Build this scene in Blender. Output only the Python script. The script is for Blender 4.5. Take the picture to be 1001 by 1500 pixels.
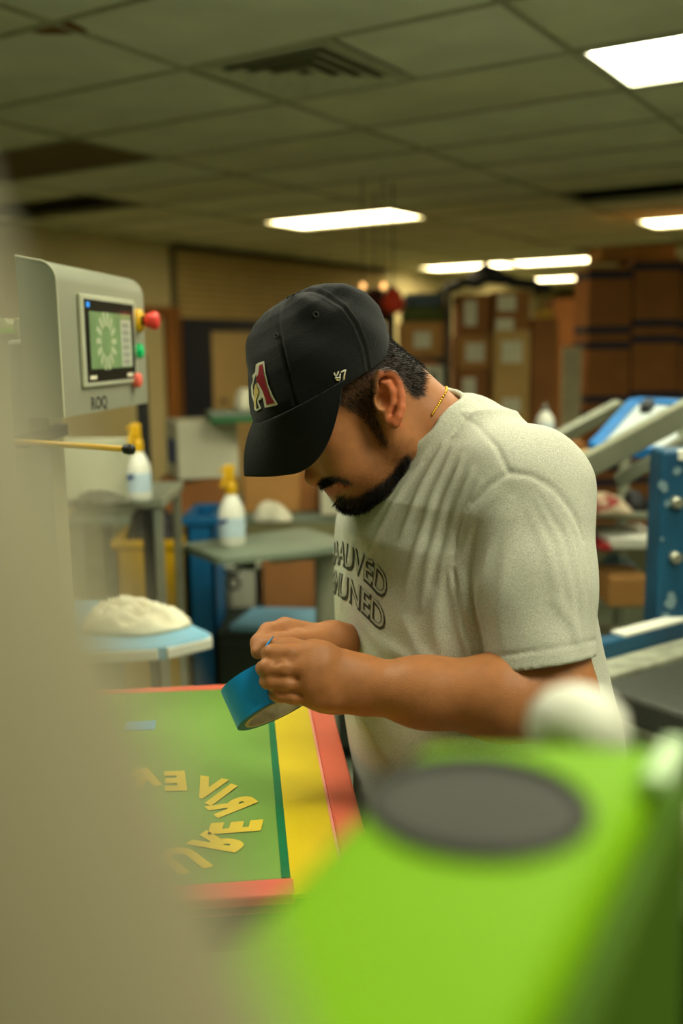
import bpy, bmesh, math, random
import numpy as np
from mathutils import Vector, Matrix
from mathutils.bvhtree import BVHTree
from mathutils import noise as mnoise

for o in list(bpy.data.objects):
    bpy.data.objects.remove(o, do_unlink=True)
scene = bpy.context.scene
C = scene.collection
random.seed(7)
RNG = np.random.default_rng(11)
PI = math.pi

# ------------------------------------------------------------------ camera
CAM = np.array([0.0, 0.0, 1.5])
LENS, SENS = 35.0, 36.0
FPX = 1500.0 * LENS / SENS
PITCH, ROLL = math.radians(-9.3), math.radians(-0.7)
_f = np.array([0.0, math.cos(PITCH), math.sin(PITCH)])
_r0 = np.array([1.0, 0.0, 0.0])
_u0 = np.cross(_r0, _f)
CR = _r0 * math.cos(ROLL) + _u0 * math.sin(ROLL)
CU = -_r0 * math.sin(ROLL) + _u0 * math.cos(ROLL)
CF = _f
cam_data = bpy.data.cameras.new('camera')
cam = bpy.data.objects.new('camera', cam_data)
C.objects.link(cam)
cam.matrix_world = Matrix(((CR[0], CU[0], -CF[0], CAM[0]), (CR[1], CU[1], -CF[1], CAM[1]),
                           (CR[2], CU[2], -CF[2], CAM[2]), (0, 0, 0, 1)))
cam_data.sensor_fit = 'VERTICAL'
cam_data.sensor_height = SENS
cam_data.sensor_width = 24.0
cam_data.lens = LENS
cam_data.clip_start = 0.02
cam_data.dof.use_dof = True
cam_data.dof.focus_distance = 1.10
cam_data.dof.aperture_fstop = 2.8
scene.camera = cam

# ------------------------------------------------------------------ world and exposure
world = bpy.data.worlds.new('world')
scene.world = world
world.use_nodes = True
world.node_tree.nodes['Background'].inputs[0].default_value = (0.5, 0.52, 0.42, 1)
world.node_tree.nodes['Background'].inputs[1].default_value = 0.05
scene.view_settings.view_transform = 'Standard'
scene.view_settings.look = 'None'
scene.view_settings.exposure = 0.08
scene.view_settings.gamma = 1.0
scene.view_settings.use_curve_mapping = False
LIGHT_NEAR = ((1.0, 0.985, 0.75), 16.0)      # the room's ceiling tubes
LIGHT_FAR = ((1.0, 0.80, 0.44), 15.0)


# ------------------------------------------------------------------ survey helpers: sight lines turned into room positions
def ray(px, py):
    return CF + CR * ((px - 500.5) / FPX) + CU * ((750.0 - py) / FPX)


def at(px, py, d):
    return CAM + ray(px, py) * d


def on_z(px, py, z):
    d = ray(px, py)
    return CAM + d * ((z - CAM[2]) / d[2])


def on_plane(px, py, p0, n):
    d = ray(px, py)
    return CAM + d * (np.dot(np.asarray(p0) - CAM, n) / np.dot(d, n))


def proj(P):
    q = np.asarray(P) - CAM
    z = q @ CF
    return np.stack([500.5 + FPX * (q @ CR) / z, 750.0 - FPX * (q @ CU) / z], -1)


# room frame: eB runs along the long walls, eA across them
YAW = math.radians(57.5)
EB = np.array([math.cos(YAW), math.sin(YAW), 0.0])
EA = np.array([math.sin(YAW), -math.cos(YAW), 0.0])
EZ = np.array([0.0, 0.0, 1.0])


def room(b, a, z=0.0):
    return EB * b + EA * a + EZ * z


# ------------------------------------------------------------------ materials
MATS = {}


def srgb(r, g, b):
    def f(c):
        c /= 255.0
        return c / 12.92 if c <= 0.04045 else ((c + 0.055) / 1.055) ** 2.4
    return (f(r), f(g), f(b), 1.0)


def mat(name, col, rough=0.6, metal=0.0, var=0.12, scale=12.0, bump=0.0, bscale=80.0, spec=0.4, col2=None,
        detail=4.0, emit=None, estr=0.0, trans=0.0, sheen=0.0, sss=0.0, coat=0.0, stretch=None, contrast=None):
    if name in MATS:
        return MATS[name]
    m = bpy.data.materials.new(name)
    MATS[name] = m
    m.use_nodes = True
    nt = m.node_tree
    b = nt.nodes['Principled BSDF']
    b.inputs['Roughness'].default_value = rough
    b.inputs['Metallic'].default_value = metal
    b.inputs['Specular IOR Level'].default_value = spec
    b.inputs['Transmission Weight'].default_value = trans
    b.inputs['Sheen Weight'].default_value = sheen
    b.inputs['Coat Weight'].default_value = coat
    if sss:
        b.inputs['Subsurface Weight'].default_value = sss
        b.inputs['Subsurface Radius'].default_value = (0.008, 0.003, 0.0015)
        b.inputs['Subsurface Scale'].default_value = 0.5
    tc = nt.nodes.new('ShaderNodeTexCoord')
    mp = nt.nodes.new('ShaderNodeMapping')
    nt.links.new(tc.outputs['Object'], mp.inputs['Vector'])
    if stretch:
        mp.inputs['Scale'].default_value = stretch
    n = nt.nodes.new('ShaderNodeTexNoise')
    n.inputs['Scale'].default_value = scale
    n.inputs['Detail'].default_value = detail
    nt.links.new(mp.outputs['Vector'], n.inputs['Vector'])
    r = nt.nodes.new('ShaderNodeValToRGB')
    lo, hi = contrast or (0.3, 0.7)
    r.color_ramp.elements[0].position = lo
    r.color_ramp.elements[1].position = hi
    c = np.array(col[:3])
    c2 = np.array(col2[:3]) if col2 else np.clip(c * (1 + var), 0, 1)
    c1 = c if col2 else c * (1 - var)
    r.color_ramp.elements[0].color = (*c1, 1)
    r.color_ramp.elements[1].color = (*c2, 1)
    nt.links.new(n.outputs['Fac'], r.inputs['Fac'])
    nt.links.new(r.outputs['Color'], b.inputs['Base Color'])
    if bump:
        n2 = nt.nodes.new('ShaderNodeTexNoise')
        n2.inputs['Scale'].default_value = bscale
        n2.inputs['Detail'].default_value = 3
        nt.links.new(mp.outputs['Vector'], n2.inputs['Vector'])
        bp = nt.nodes.new('ShaderNodeBump')
        bp.inputs['Strength'].default_value = bump
        bp.inputs['Distance'].default_value = 0.003
        nt.links.new(n2.outputs['Fac'], bp.inputs['Height'])
        nt.links.new(bp.outputs['Normal'], b.inputs['Normal'])
    if emit:
        b.inputs['Emission Color'].default_value = (*emit[:3], 1)
        b.inputs['Emission Strength'].default_value = estr
    return m


# ------------------------------------------------------------------ object helpers
def link(name, me, m=None, parent=None, smooth=False):
    o = bpy.data.objects.new(name, me)
    C.objects.link(o)
    if m is not None and not me.materials:
        me.materials.append(m)
    if parent is not None:
        o.parent = parent
    if smooth:
        me.polygons.foreach_set('use_smooth', [True] * len(me.polygons))
    return o


def tag(o, label, cat, group=None):
    o['label'] = label
    o['category'] = cat
    if group:
        o['group'] = group
    return o


def structure(o):
    o['kind'] = 'structure'
    return o


def thing(name, label, cat, loc=(0, 0, 0), rz=0.0, group=None):
    o = bpy.data.objects.new(name, None)
    C.objects.link(o)
    o.empty_display_size = 0.05
    o.location = [float(v) for v in loc]
    o.rotation_euler = (0, 0, rz)
    return tag(o, label, cat, group)


class MB:
    """collects shapes; build() links them as one mesh object"""

    def __init__(self):
        self.v, self.f = [], []

    def raw(self, vs, fs):
        n = len(self.v)
        self.v += [tuple(float(c) for c in p) for p in vs]
        self.f += [tuple(i + n for i in q) for q in fs]
        return self

    def frame_box(self, c, ax, ay, az, hx, hy, hz, bev=0.0):
        """box about centre c with unit axes and half sizes, chamfered edges if bev"""
        c, ax, ay, az = (np.asarray(q, float) for q in (c, ax, ay, az))
        if bev <= 0:
            vs = [c + ax * hx * sx + ay * hy * sy + az * hz * sz for sx in (-1, 1) for sy in (-1, 1) for sz in (-1, 1)]
            fs = [(0, 1, 3, 2), (4, 6, 7, 5), (0, 4, 5, 1), (2, 3, 7, 6), (0, 2, 6, 4), (1, 5, 7, 3)]
            return self.raw(vs, fs)
        bm = bmesh.new()
        bmesh.ops.create_cube(bm, size=1)
        for v in bm.verts:
            v.co = Vector((v.co.x * 2 * hx, v.co.y * 2 * hy, v.co.z * 2 * hz))
        bmesh.ops.bevel(bm, geom=list(bm.edges), offset=min(bev, hx * .9, hy * .9, hz * .9), segments=2, affect='EDGES', profile=0.5)
        bm.verts.index_update()
        vs = [c + ax * v.co.x + ay * v.co.y + az * v.co.z for v in bm.verts]
        fs = [tuple(v.index for v in f.verts) for f in bm.faces]
        bm.free()
        return self.raw(vs, fs)

    def box(self, x0, x1, y0, y1, z0, z1, bev=0.0):
        return self.frame_box(((x0 + x1) / 2, (y0 + y1) / 2, (z0 + z1) / 2), (1, 0, 0), (0, 1, 0), (0, 0, 1),
                              (x1 - x0) / 2, (y1 - y0) / 2, (z1 - z0) / 2, bev)

    def bar(self, a, b, w, t, up=(0, 0, 1), bev=0.0):
        a, b = np.asarray(a, float), np.asarray(b, float)
        d = b - a
        L = np.linalg.norm(d)
        d = d / L
        s = np.cross(d, np.asarray(up, float))
        if np.linalg.norm(s) < 1e-6:
            s = np.cross(d, (1, 0, 0))
        s /= np.linalg.norm(s)
        u = np.cross(s, d)
        return self.frame_box((a + b) / 2, d, s, u, L / 2, w / 2, t / 2, bev)

    def tube(self, pts, radii, n=16, caps=True, closed=False):
        pts = [np.asarray(p, float) for p in pts]
        if np.isscalar(radii):
            radii = [radii] * len(pts)
        m = len(pts)
        vs, fs = [], []
        prev = None
        for i in range(m):
            if closed:
                t = pts[(i + 1) % m] - pts[i - 1]
            else:
                t = pts[min(i + 1, m - 1)] - pts[max(i - 1, 0)]
            t = t / (np.linalg.norm(t) + 1e-12)
            if prev is None:
                s = np.cross(t, (0, 0, 1))
                if np.linalg.norm(s) < 1e-3:
                    s = np.cross(t, (1, 0, 0))
            else:
                s = prev - t * np.dot(prev, t)
            s = s / np.linalg.norm(s)
            prev = s
            u = np.cross(t, s)
            for k in range(n):
                a = 2 * PI * k / n
                vs.append(pts[i] + (s * math.cos(a) + u * math.sin(a)) * radii[i])
        rng = m if closed else m - 1
        for i in range(rng):
            j = (i + 1) % m
            for k in range(n):
                k2 = (k + 1) % n
                fs.append((i * n + k, i * n + k2, j * n + k2, j * n + k))
        if caps and not closed:
            fs.append(tuple(range(n - 1, -1, -1)))
            fs.append(tuple((m - 1) * n + k for k in range(n)))
        return self.raw(vs, fs)

    def lathe(self, prof, c=(0, 0, 0), axis=(0, 0, 1), n=32):
        """prof: list of (radius, height)"""
        c, az = np.asarray(c, float), np.asarray(axis, float)
        az = az / np.linalg.norm(az)
        ax = np.cross(az, (0, 1, 0))
        if np.linalg.norm(ax) < 1e-3:
            ax = np.cross(az, (1, 0, 0))
        ax /= np.linalg.norm(ax)
        ay = np.cross(az, ax)
        vs, fs = [], []
        for r, h in prof:
            for k in range(n):
                a = 2 * PI * k / n
                vs.append(c + az * h + (ax * math.cos(a) + ay * math.sin(a)) * max(r, 1e-5))
        for i in range(len(prof) - 1):
            for k in range(n):
                k2 = (k + 1) % n
                fs.append((i * n + k, i * n + k2, (i + 1) * n + k2, (i + 1) * n + k))
        fs.append(tuple(range(n - 1, -1, -1)))
        fs.append(tuple((len(prof) - 1) * n + k for k in range(n)))
        return self.raw(vs, fs)

    def prism(self, poly, z0, z1, fn=None):
        """extrude a 2-D polygon; fn maps (u, v, w) to a point"""
        fn = fn or (lambda u, v, w: (u, v, w))
        n = len(poly)
        vs = [fn(u, v, z0) for u, v in poly] + [fn(u, v, z1) for u, v in poly]
        fs = [tuple(range(n - 1, -1, -1)), tuple(range(n, 2 * n))]
        fs += [(i, (i + 1) % n, n + (i + 1) % n, n + i) for i in range(n)]
        return self.raw(vs, fs)

    def mesh(self, name):
        me = bpy.data.meshes.new(name)
        me.from_pydata(self.v, [], self.f)
        bm = bmesh.new()
        bm.from_mesh(me)
        bmesh.ops.recalc_face_normals(bm, faces=list(bm.faces))
        bm.to_mesh(me)
        bm.free()
        me.update()
        return me

    def build(self, name, m, parent=None, smooth=False, auto=None):
        me = self.mesh(name)
        o = link(name, me, m, None, smooth)
        if auto is not None:
            me.polygons.foreach_set('use_smooth', [True] * len(me.polygons))
            bm = bmesh.new()
            bm.from_mesh(me)
            ca = math.cos(auto)
            for e in bm.edges:
                if len(e.link_faces) == 2 and e.link_faces[0].normal.dot(e.link_faces[1].normal) < ca:
                    e.smooth = False
            bm.to_mesh(me)
            bm.free()
        if parent is not None:
            o.parent = parent
            o.matrix_parent_inverse = world_mat(parent).inverted()
        return o


def world_mat(o):
    m = Matrix.LocRotScale(o.location, o.rotation_euler, o.scale)
    if o.parent is not None:
        return world_mat(o.parent) @ o.matrix_parent_inverse @ m
    return m


def attach(o, parent):
    o.parent = parent
    o.matrix_parent_inverse = world_mat(parent).inverted()
    return o


def text_mesh(s, size=1.0, offset=0.0, shear=0.0, res=4):
    cu = bpy.data.curves.new('lettering', 'FONT')
    cu.body = s
    cu.size = size
    cu.offset = offset
    cu.shear = shear
    cu.resolution_u = res
    cu.align_x = 'CENTER'
    ob = bpy.data.objects.new('lettering', cu)
    C.objects.link(ob)
    dg = bpy.context.evaluated_depsgraph_get()
    dg.update()
    me = bpy.data.meshes.new_from_object(ob.evaluated_get(dg))
    bpy.data.objects.remove(ob)
    bpy.data.curves.remove(cu)
    vs = np.array([v.co[:] for v in me.vertices])
    fs = [tuple(p.vertices) for p in me.polygons]
    bpy.data.meshes.remove(me)
    return vs, fs

# ------------------------------------------------------------------ room shell
M_TILE = mat('ceiling tile', srgb(234, 234, 204), 0.95, var=0.10, scale=3.0, bump=0.5, bscale=160)
M_TILE2 = mat('ceiling tile aged', srgb(226, 224, 190), 0.95, var=0.14, scale=2.2, bump=0.5, bscale=160)
M_TILEBROWN = mat('ceiling tile brown', srgb(116, 98, 58), 0.95, var=0.12, scale=2.0)
M_STAIN = mat('water stain', srgb(125, 84, 36), 0.95, var=0.35, scale=9)
M_TEE = mat('ceiling tee', srgb(178, 176, 146), 0.6, var=0.1)
M_DARK = mat('plenum dark', srgb(26, 25, 20), 0.95, var=0.3)
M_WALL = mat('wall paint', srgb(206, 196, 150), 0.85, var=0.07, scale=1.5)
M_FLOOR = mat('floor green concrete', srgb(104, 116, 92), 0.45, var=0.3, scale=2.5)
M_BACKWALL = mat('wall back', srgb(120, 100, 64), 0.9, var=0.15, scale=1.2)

TB = [2.29 + 0.61 * k for k in range(-10, 26)]
TA = [-6.15 + 1.22 * k for k in range(-1, 10)]
CEIL = 2.5
BMIN, BMAX, AMIN, AMAX = -3.81, 17.5, -6.5, 4.8


def room_box(b0, b1, a0, a1, z0, z1, bev=0.0, mb=None):
    mb = mb or MB()
    return mb.frame_box(room((b0 + b1) / 2, (a0 + a1) / 2, (z0 + z1) / 2), EB, EA, EZ, (b1 - b0) / 2, abs(a1 - a0) / 2, (z1 - z0) / 2, bev)


structure(room_box(BMIN, BMAX, AMIN, AMAX, -0.1, 0.0).build('floor', M_FLOOR))
ceiling = structure(room_box(BMIN, BMAX, AMIN, AMAX, 2.95, 3.05).build('ceiling', M_DARK))
wall_left = structure(room_box(BMIN, BMAX, AMIN - 0.2, AMIN, 0.0, 2.95).build('wall_left', M_WALL))
structure(room_box(BMIN, BMAX, AMAX, AMAX + 0.2, 0.0, 2.95).build('wall_right', M_WALL))
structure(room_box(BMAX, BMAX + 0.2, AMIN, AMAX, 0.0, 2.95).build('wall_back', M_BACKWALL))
structure(room_box(BMIN - 0.2, BMIN, AMIN, AMAX, 0.0, 2.95).build('wall_front', M_WALL))
structure(room_box(BMIN, BMAX, AMIN, AMIN + 0.015, 0.0, 0.1).build('baseboard_left', mat('baseboard', srgb(70, 60, 44), 0.7)))

# suspended ceiling: grid of tees, one object for each tile in view
gm = MB()
for b in TB:
    room_box(b - 0.008, b + 0.008, AMIN, AMAX, CEIL - 0.004, CEIL + 0.03, mb=gm)
for a in TA:
    if AMIN < a < AMAX:
        room_box(BMIN, BMAX, a - 0.008, a + 0.008, CEIL - 0.005, CEIL + 0.03, mb=gm)
gm.build('ceiling_grid', M_TEE, ceiling)
FIX = {}    # cell -> kind


def cell(b, a):
    ib = min(range(len(TB)), key=lambda i: abs(TB[i] - b))
    ia = min(range(len(TA)), key=lambda i: abs(TA[i] - a))
    return ib, ia


LIGHTS = [  # (b, a, kind, label)
    (3.51, -1.27, 'near', 'large bright white ceiling light panel beside the square air vent'),
    (6.56, -4.93, 'far', 'long warm ceiling light panel over the back of the cap'),
    (8.39, -2.49, 'far', 'warm ceiling light panel next to the dark gap in the ceiling'),
    (11.44, -4.93, 'far', 'warm ceiling light panel just above the peaked navy tarp'),
    (11.44, -6.15, 'far', 'far ceiling light panel half hidden behind the tarp peak'),
    (14.49, -6.15, 'far', 'small far ceiling light panel nearest the back wall'),
]
OVER = [(0.46, -0.05, 'near'), (1.68, -1.27, 'near'), (-2.59, 2.39, 'near'), (3.51, 2.39, 'near'),
        (0.46, -2.49, 'near'), (8.39, 2.39, 'far'), (2.90, -6.15 + 0.0, None)]
for b, a, k, l in LIGHTS:
    FIX[cell(b, a)] = 'light'
for b, a, k in OVER:
    if k:
        FIX[cell(b, a)] = 'light'
VENT = cell(2.90, -2.49)
FIX[cell(4.73, -6.15)] = 'hole'
FIX[cell(6.56, -2.49)] = 'hole'
BROWN = {cell(3.51, -4.93), cell(10.22, -3.71)}
tile_me = {}
for i in range(len(TB) - 1):
    for j in range(len(TA) - 1):
        b0, b1, a0, a1 = TB[i] + 0.007, TB[i + 1] - 0.007, max(TA[j] + 0.007, AMIN), TA[j + 1] - 0.007
        if (i, j) in FIX or b0 > BMAX or b1 < BMIN or a1 < AMIN + 0.05 or a0 > AMAX - 0.1:
            continue
        b0 = max(b0, BMIN)
        b1 = min(b1, BMAX)
        if (i, j) == VENT:
            a1 = a1          # half of this cell is the air vent
            a0 = a0 + 0.61
        kind = 1 if (i * 7 + j * 3) % 4 == 0 else 0
        m = M_TILEBROWN if (i, j) in BROWN else (M_TILE2 if kind else M_TILE)
        key = (round(b1 - b0, 3), round(a1 - a0, 3), m.name)
        if key not in tile_me:
            mm = MB()
            mm.frame_box((0, 0, 0), EB, EA, EZ, (b1 - b0) / 2, (a1 - a0) / 2, 0.008, 0.004)
            tile_me[key] = mm.mesh('ceiling_tile')
            tile_me[key].materials.append(m)
        o = bpy.data.objects.new('ceiling_tile', tile_me[key])
        C.objects.link(o)
        c = room((b0 + b1) / 2, (a0 + a1) / 2, CEIL + 0.012)
        o.location = c
        o.rotation_euler = (random.uniform(-.004, .004), random.uniform(-.004, .004), 0)
        o.parent = ceiling
# rust stain on the ceiling beside the tee crossing
st = MB()
pp = [on_z(x, y, CEIL - 0.0005) for x, y in ((40, 45), (62, 38), (95, 30), (112, 38), (128, 46), (100, 50), (62, 50))]
cen = sum(pp) / len(pp)
st.prism([(p[0], p[1]) for p in pp], CEIL - 0.0015, CEIL + 0.006)
st.build('water_stain', M_STAIN, ceiling)

M_FRAME = mat('fixture frame', srgb(190, 190, 165), 0.5, var=0.05)


def light_panel(b, a, kind, label):
    i, j = cell(b, a)
    b0, b1, a0, a1 = TB[i] + 0.012, TB[i + 1] - 0.012, TA[j] + 0.012, TA[j + 1] - 0.012
    c = room((b0 + b1) / 2, (a0 + a1) / 2, CEIL)
    t = thing('ceiling_light', label, 'ceiling light', c)
    hb, ha = (b1 - b0) / 2, (a1 - a0) / 2
    fr = MB()
    for s in (-1, 1):
        fr.frame_box(c + EB * s * (hb - 0.012) + EZ * 0.012, EB, EA, EZ, 0.012, ha, 0.014)
        fr.frame_box(c + EA * s * (ha - 0.012) + EZ * 0.012, EB, EA, EZ, hb - 0.024, 0.012, 0.014)
    fr.build('frame', M_FRAME, t)
    hs = MB()
    hs.frame_box(c + EZ * 0.075, EB, EA, EZ, hb - 0.005, ha - 0.005, 0.045, 0.004)
    hs.build('housing', M_FRAME, t)
    col, s = LIGHT_NEAR if kind == 'near' else LIGHT_FAR
    d = MB()
    d.frame_box(c + EZ * 0.015, EB, EA, EZ, hb - 0.024, ha - 0.024, 0.004)
    d.build('diffuser', mat('diffuser ' + kind, (0.8, 0.8, 0.75, 1), 0.5, emit=col, estr=s), t)
    return t


for b, a, k, l in LIGHTS:
    light_panel(b, a, k, l)
for b, a, k in OVER:
    if k:
        light_panel(b, a, k, 'ceiling light panel out of view over the near end of the room')['group'] = 'overhead light panels'

# square louvred air vent
i, j = VENT
vb0, vb1 = TB[i] + 0.012, TB[i + 1] - 0.012
va0, va1 = TA[j] + 0.012, TA[j] + 0.61
vc = room((vb0 + vb1) / 2, (va0 + va1) / 2, CEIL)
vent = thing('air_vent', 'square grey louvred air vent in the ceiling with nested rings', 'air vent', vc)
M_VENT = mat('vent metal', srgb(210, 210, 176), 0.6, var=0.12, scale=20)
hw = (vb1 - vb0) / 2


def sq_ring(mb, r0, r1, z0, z1):
    for s in (-1, 1):
        for ax, ay in ((EB, EA), (EA, EB)):
            pts = [vc + ax * s * r0 + ay * r0 + EZ * z0, vc + ax * s * r0 - ay * r0 + EZ * z0,
                   vc + ax * s * r1 - ay * r1 + EZ * z1, vc + ax * s * r1 + ay * r1 + EZ * z1]
            mb.raw(pts + [p + EZ * 0.004 for p in pts], [(0, 1, 2, 3), (7, 6, 5, 4), (0, 4, 5, 1), (1, 5, 6, 2), (2, 6, 7, 3), (3, 7, 4, 0)])


q = MB()
sq_ring(q, hw, hw - 0.018, 0.0, -0.004)
q.build('frame', M_VENT, vent)
for k, (r0, r1) in enumerate(((0.268, 0.225), (0.205, 0.165), (0.143, 0.105), (0.08, 0.03))):
    q = MB()
    sq_ring(q, r0, r1, -0.008, 0.004)
    q.build('louver', M_VENT, vent)
q = MB()
q.frame_box(vc + EZ * 0.1, EB, EA, EZ, hw, hw, 0.01)
q.build('duct_box', mat('duct dark', srgb(58, 58, 46), 0.8), vent)

# ------------------------------------------------------------------ left wall: rolling shutter, door
M_SLAT = mat('shutter slat', srgb(196, 174, 116), 0.6, var=0.08, scale=4)


def wallpt(px, py, off=0.0):
    return on_plane(px, py, room(0, AMIN + off), EA)


def wall_rect(px0, py0, px1, py1, off):
    p, q_ = wallpt(px0, py0, off), wallpt(px1, py1, off)
    return np.dot(p, EB), np.dot(q_, EB), p[2], q_[2]


b0 = np.dot(wallpt(254, 400), EB)
b1 = np.dot(wallpt(560, 430), EB)
zt = 2.47
zb = wallpt(262, 468)[2]
shutter = structure(room_box(b0, b1, AMIN, AMIN + 0.02, zb, zt).build('door_1', mat('shutter curtain', srgb(110, 96, 62), 0.7)))
ns = 11
for k in range(ns):
    z0 = zb + (zt - zb) * k / ns
    mb = MB()
    dz = (zt - zb) / ns
    prof = [(0.02, z0 + 0.006), (0.036, z0 + dz * 0.3), (0.04, z0 + dz * 0.6), (0.03, z0 + dz - 0.004), (0.02, z0 + dz)]
    vs = [room(bb, AMIN + a_, z_) for bb in (b0 + 0.02, b1 - 0.02) for a_, z_ in prof]
    n_ = len(prof)
    mb.raw(vs, [(i_, i_ + 1, n_ + i_ + 1, n_ + i_) for i_ in range(n_ - 1)] + [tuple(range(n_)), tuple(range(2 * n_ - 1, n_ - 1, -1)), (n_ - 1, 0, n_, 2 * n_ - 1)])
    mb.build('slat', M_SLAT, shutter)
structure(room_box(b0 - 0.05, b0, AMIN, AMIN + 0.05, 0.0, 2.48).build('trim_1', mat('trim grey', srgb(120, 112, 84), 0.7)))
structure(room_box(b0, b1, AMIN, AMIN + 0.06, 2.44, 2.5).build('trim_3', mat('trim dark', srgb(78, 70, 48), 0.7)))

# door below the shutter: oak casing, navy frame, tan leaf
db0 = np.dot(wallpt(262, 530), EB)
db1 = np.dot(wallpt(430, 530), EB)
dzt = wallpt(262, 466)[2]
door = structure(room_box(db0 + 0.42, db1, AMIN, AMIN + 0.05, 0.0, dzt - 0.12, 0.004).build('door_2', mat('door tan', srgb(196, 170, 116), 0.6, var=0.06)))
fr = MB()
room_box(db0, db0 + 0.42, AMIN, AMIN + 0.07, 0, dzt, 0.004, fr)
room_box(db0 + 0.42, db1 + 0.2, AMIN, AMIN + 0.07, dzt - 0.12, dzt, 0.004, fr)
fr.build('door_frame', mat('navy paint', srgb(24, 30, 48), 0.5, var=0.15), door)
room_box(db0 + 0.55, db0 + 0.62, AMIN + 0.05, AMIN + 0.1, 0.98, 1.02, 0.005).build('door_handle', mat('handle metal', srgb(150, 148, 130), 0.35, 0.8), door)
M_OAK = mat('oak trim', srgb(150, 96, 40), 0.5, var=0.2, scale=6, stretch=(1, 1, 0.15))
tr = MB()
room_box(db0 - 0.2, db0, AMIN, AMIN + 0.05, 0, dzt, 0.004, tr)
room_box(db0 - 0.9, db0, AMIN, AMIN + 0.05, dzt, dzt + 0.1, 0.004, tr)
structure(tr.build('trim_2', M_OAK))

# ------------------------------------------------------------------ stock and furniture helpers
M_CARD = mat('cardboard', srgb(178, 128, 68), 0.85, var=0.12, scale=5, bump=0.1)
M_CARD2 = mat('cardboard dark', srgb(148, 96, 48), 0.85, var=0.12, scale=5, bump=0.1)
M_CARD3 = mat('cardboard pale', srgb(190, 152, 90), 0.85, var=0.1, scale=5, bump=0.1)
M_WBOX = mat('white carton', srgb(196, 192, 164), 0.8, var=0.06, scale=4)
M_PAPER = mat('paper label', srgb(215, 208, 178), 0.8, var=0.04)
M_NAVY = mat('navy print', srgb(30, 36, 58), 0.7, var=0.1)
M_BLUEPRINT = mat('blue print', srgb(58, 74, 128), 0.7, var=0.1)
M_STEEL = mat('painted steel grey', srgb(138, 140, 118), 0.5, 0.2, var=0.1, scale=10)
M_STEEL2 = mat('bare steel', srgb(165, 165, 145), 0.35, 0.7, var=0.1, scale=14)
M_PLATEN = mat('platen grey green', srgb(120, 132, 112), 0.5, var=0.12, scale=6)
M_PLATENEDGE = mat('platen rubber', srgb(60, 66, 56), 0.7)
M_LBLUE = mat('light blue platen', srgb(120, 168, 190), 0.55, var=0.18, scale=5)
M_BLUE = mat('blue plastic', srgb(10, 92, 142), 0.45, var=0.15, scale=4)
M_YELLOW = mat('yellow plastic', srgb(206, 160, 10), 0.45, var=0.12, scale=4)
M_BLACK = mat('black plastic', srgb(22, 22, 20), 0.5, var=0.2)
M_GREENBOARD = mat('green board', srgb(46, 112, 62), 0.6, var=0.1)
M_WHITE = mat('white plastic', srgb(222, 222, 205), 0.45, var=0.05, scale=5)
M_WHITECLOTH = mat('white cloth', srgb(214, 208, 180), 0.9, var=0.06, scale=9, bump=0.3)


def lift(px, py, d, z):
    """a point on the sight line (px, py) at depth d, moved to height z"""
    p = at(px, py, d)
    return np.array([p[0], p[1], z])


def rect3(x0, y0, x1, y1, d):
    """centre-bottom point, width and height of an upright face at depth d"""
    a = at((x0 + x1) / 2, y1, d)
    top = at((x0 + x1) / 2, y0, d)
    w = (x1 - x0) * d / FPX
    return a, w, top[2] - a[2]


def carton(label, x0, y0, x1, y1, d, depth=0.35, rz=0.0, m=None, base=None, height=None, group=None,
           paper=(), stripes=(), name='cardboard_box', tape=True, pm=None, sm=None):
    a, w, h = rect3(x0, y0, x1, y1, d)
    z = a[2] if base is None else base
    h = h if height is None else height
    if base is not None and height is None:
        h = at((x0 + x1) / 2, y0, d)[2] - z
    t = thing(name, label, 'box', (a[0], a[1], z), rz, group)
    ca, sa = math.cos(rz), math.sin(rz)
    X, Y = np.array([ca, sa, 0]), np.array([-sa, ca, 0])
    o = np.array([a[0], a[1], z])
    c = o + Y * depth / 2 + EZ * h / 2
    mm = m or M_CARD
    MB().frame_box(c, X, Y, EZ, w / 2, depth / 2, h / 2 - 0.002, 0.006).build('body', mm, t)
    for s in (-1, 1):
        MB().frame_box(o + Y * (depth / 2 + s * (depth / 4 + 0.0012)) + EZ * (h - 0.001), X, Y, EZ, w / 2 - 0.003, depth / 4 - 0.0035, 0.0015).build('flap', mm, t)
    if tape:
        MB().frame_box(o + Y * depth / 2 + EZ * (h + 0.001), X, Y, EZ, w / 2, 0.025, 0.0006).build('packing_tape', mat('packing tape', srgb(176, 140, 80), 0.3, var=0.05), t)
    for (u, v, pw, ph) in paper:          # fractions of the front face
        MB().frame_box(o - Y * 0.0012 + X * (u - 0.5) * w + EZ * v * h, X, Y, EZ, pw * w / 2, 0.0012, ph * h / 2).build('paper_label', pm or M_PAPER, t)
    for v in stripes:
        MB().frame_box(o + Y * depth / 2 + EZ * v * h, X, Y, EZ, w / 2 + 0.0015, depth / 2 + 0.0015, 0.028).build('printed_band', sm or M_NAVY, t)
    return t, z + h


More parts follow.
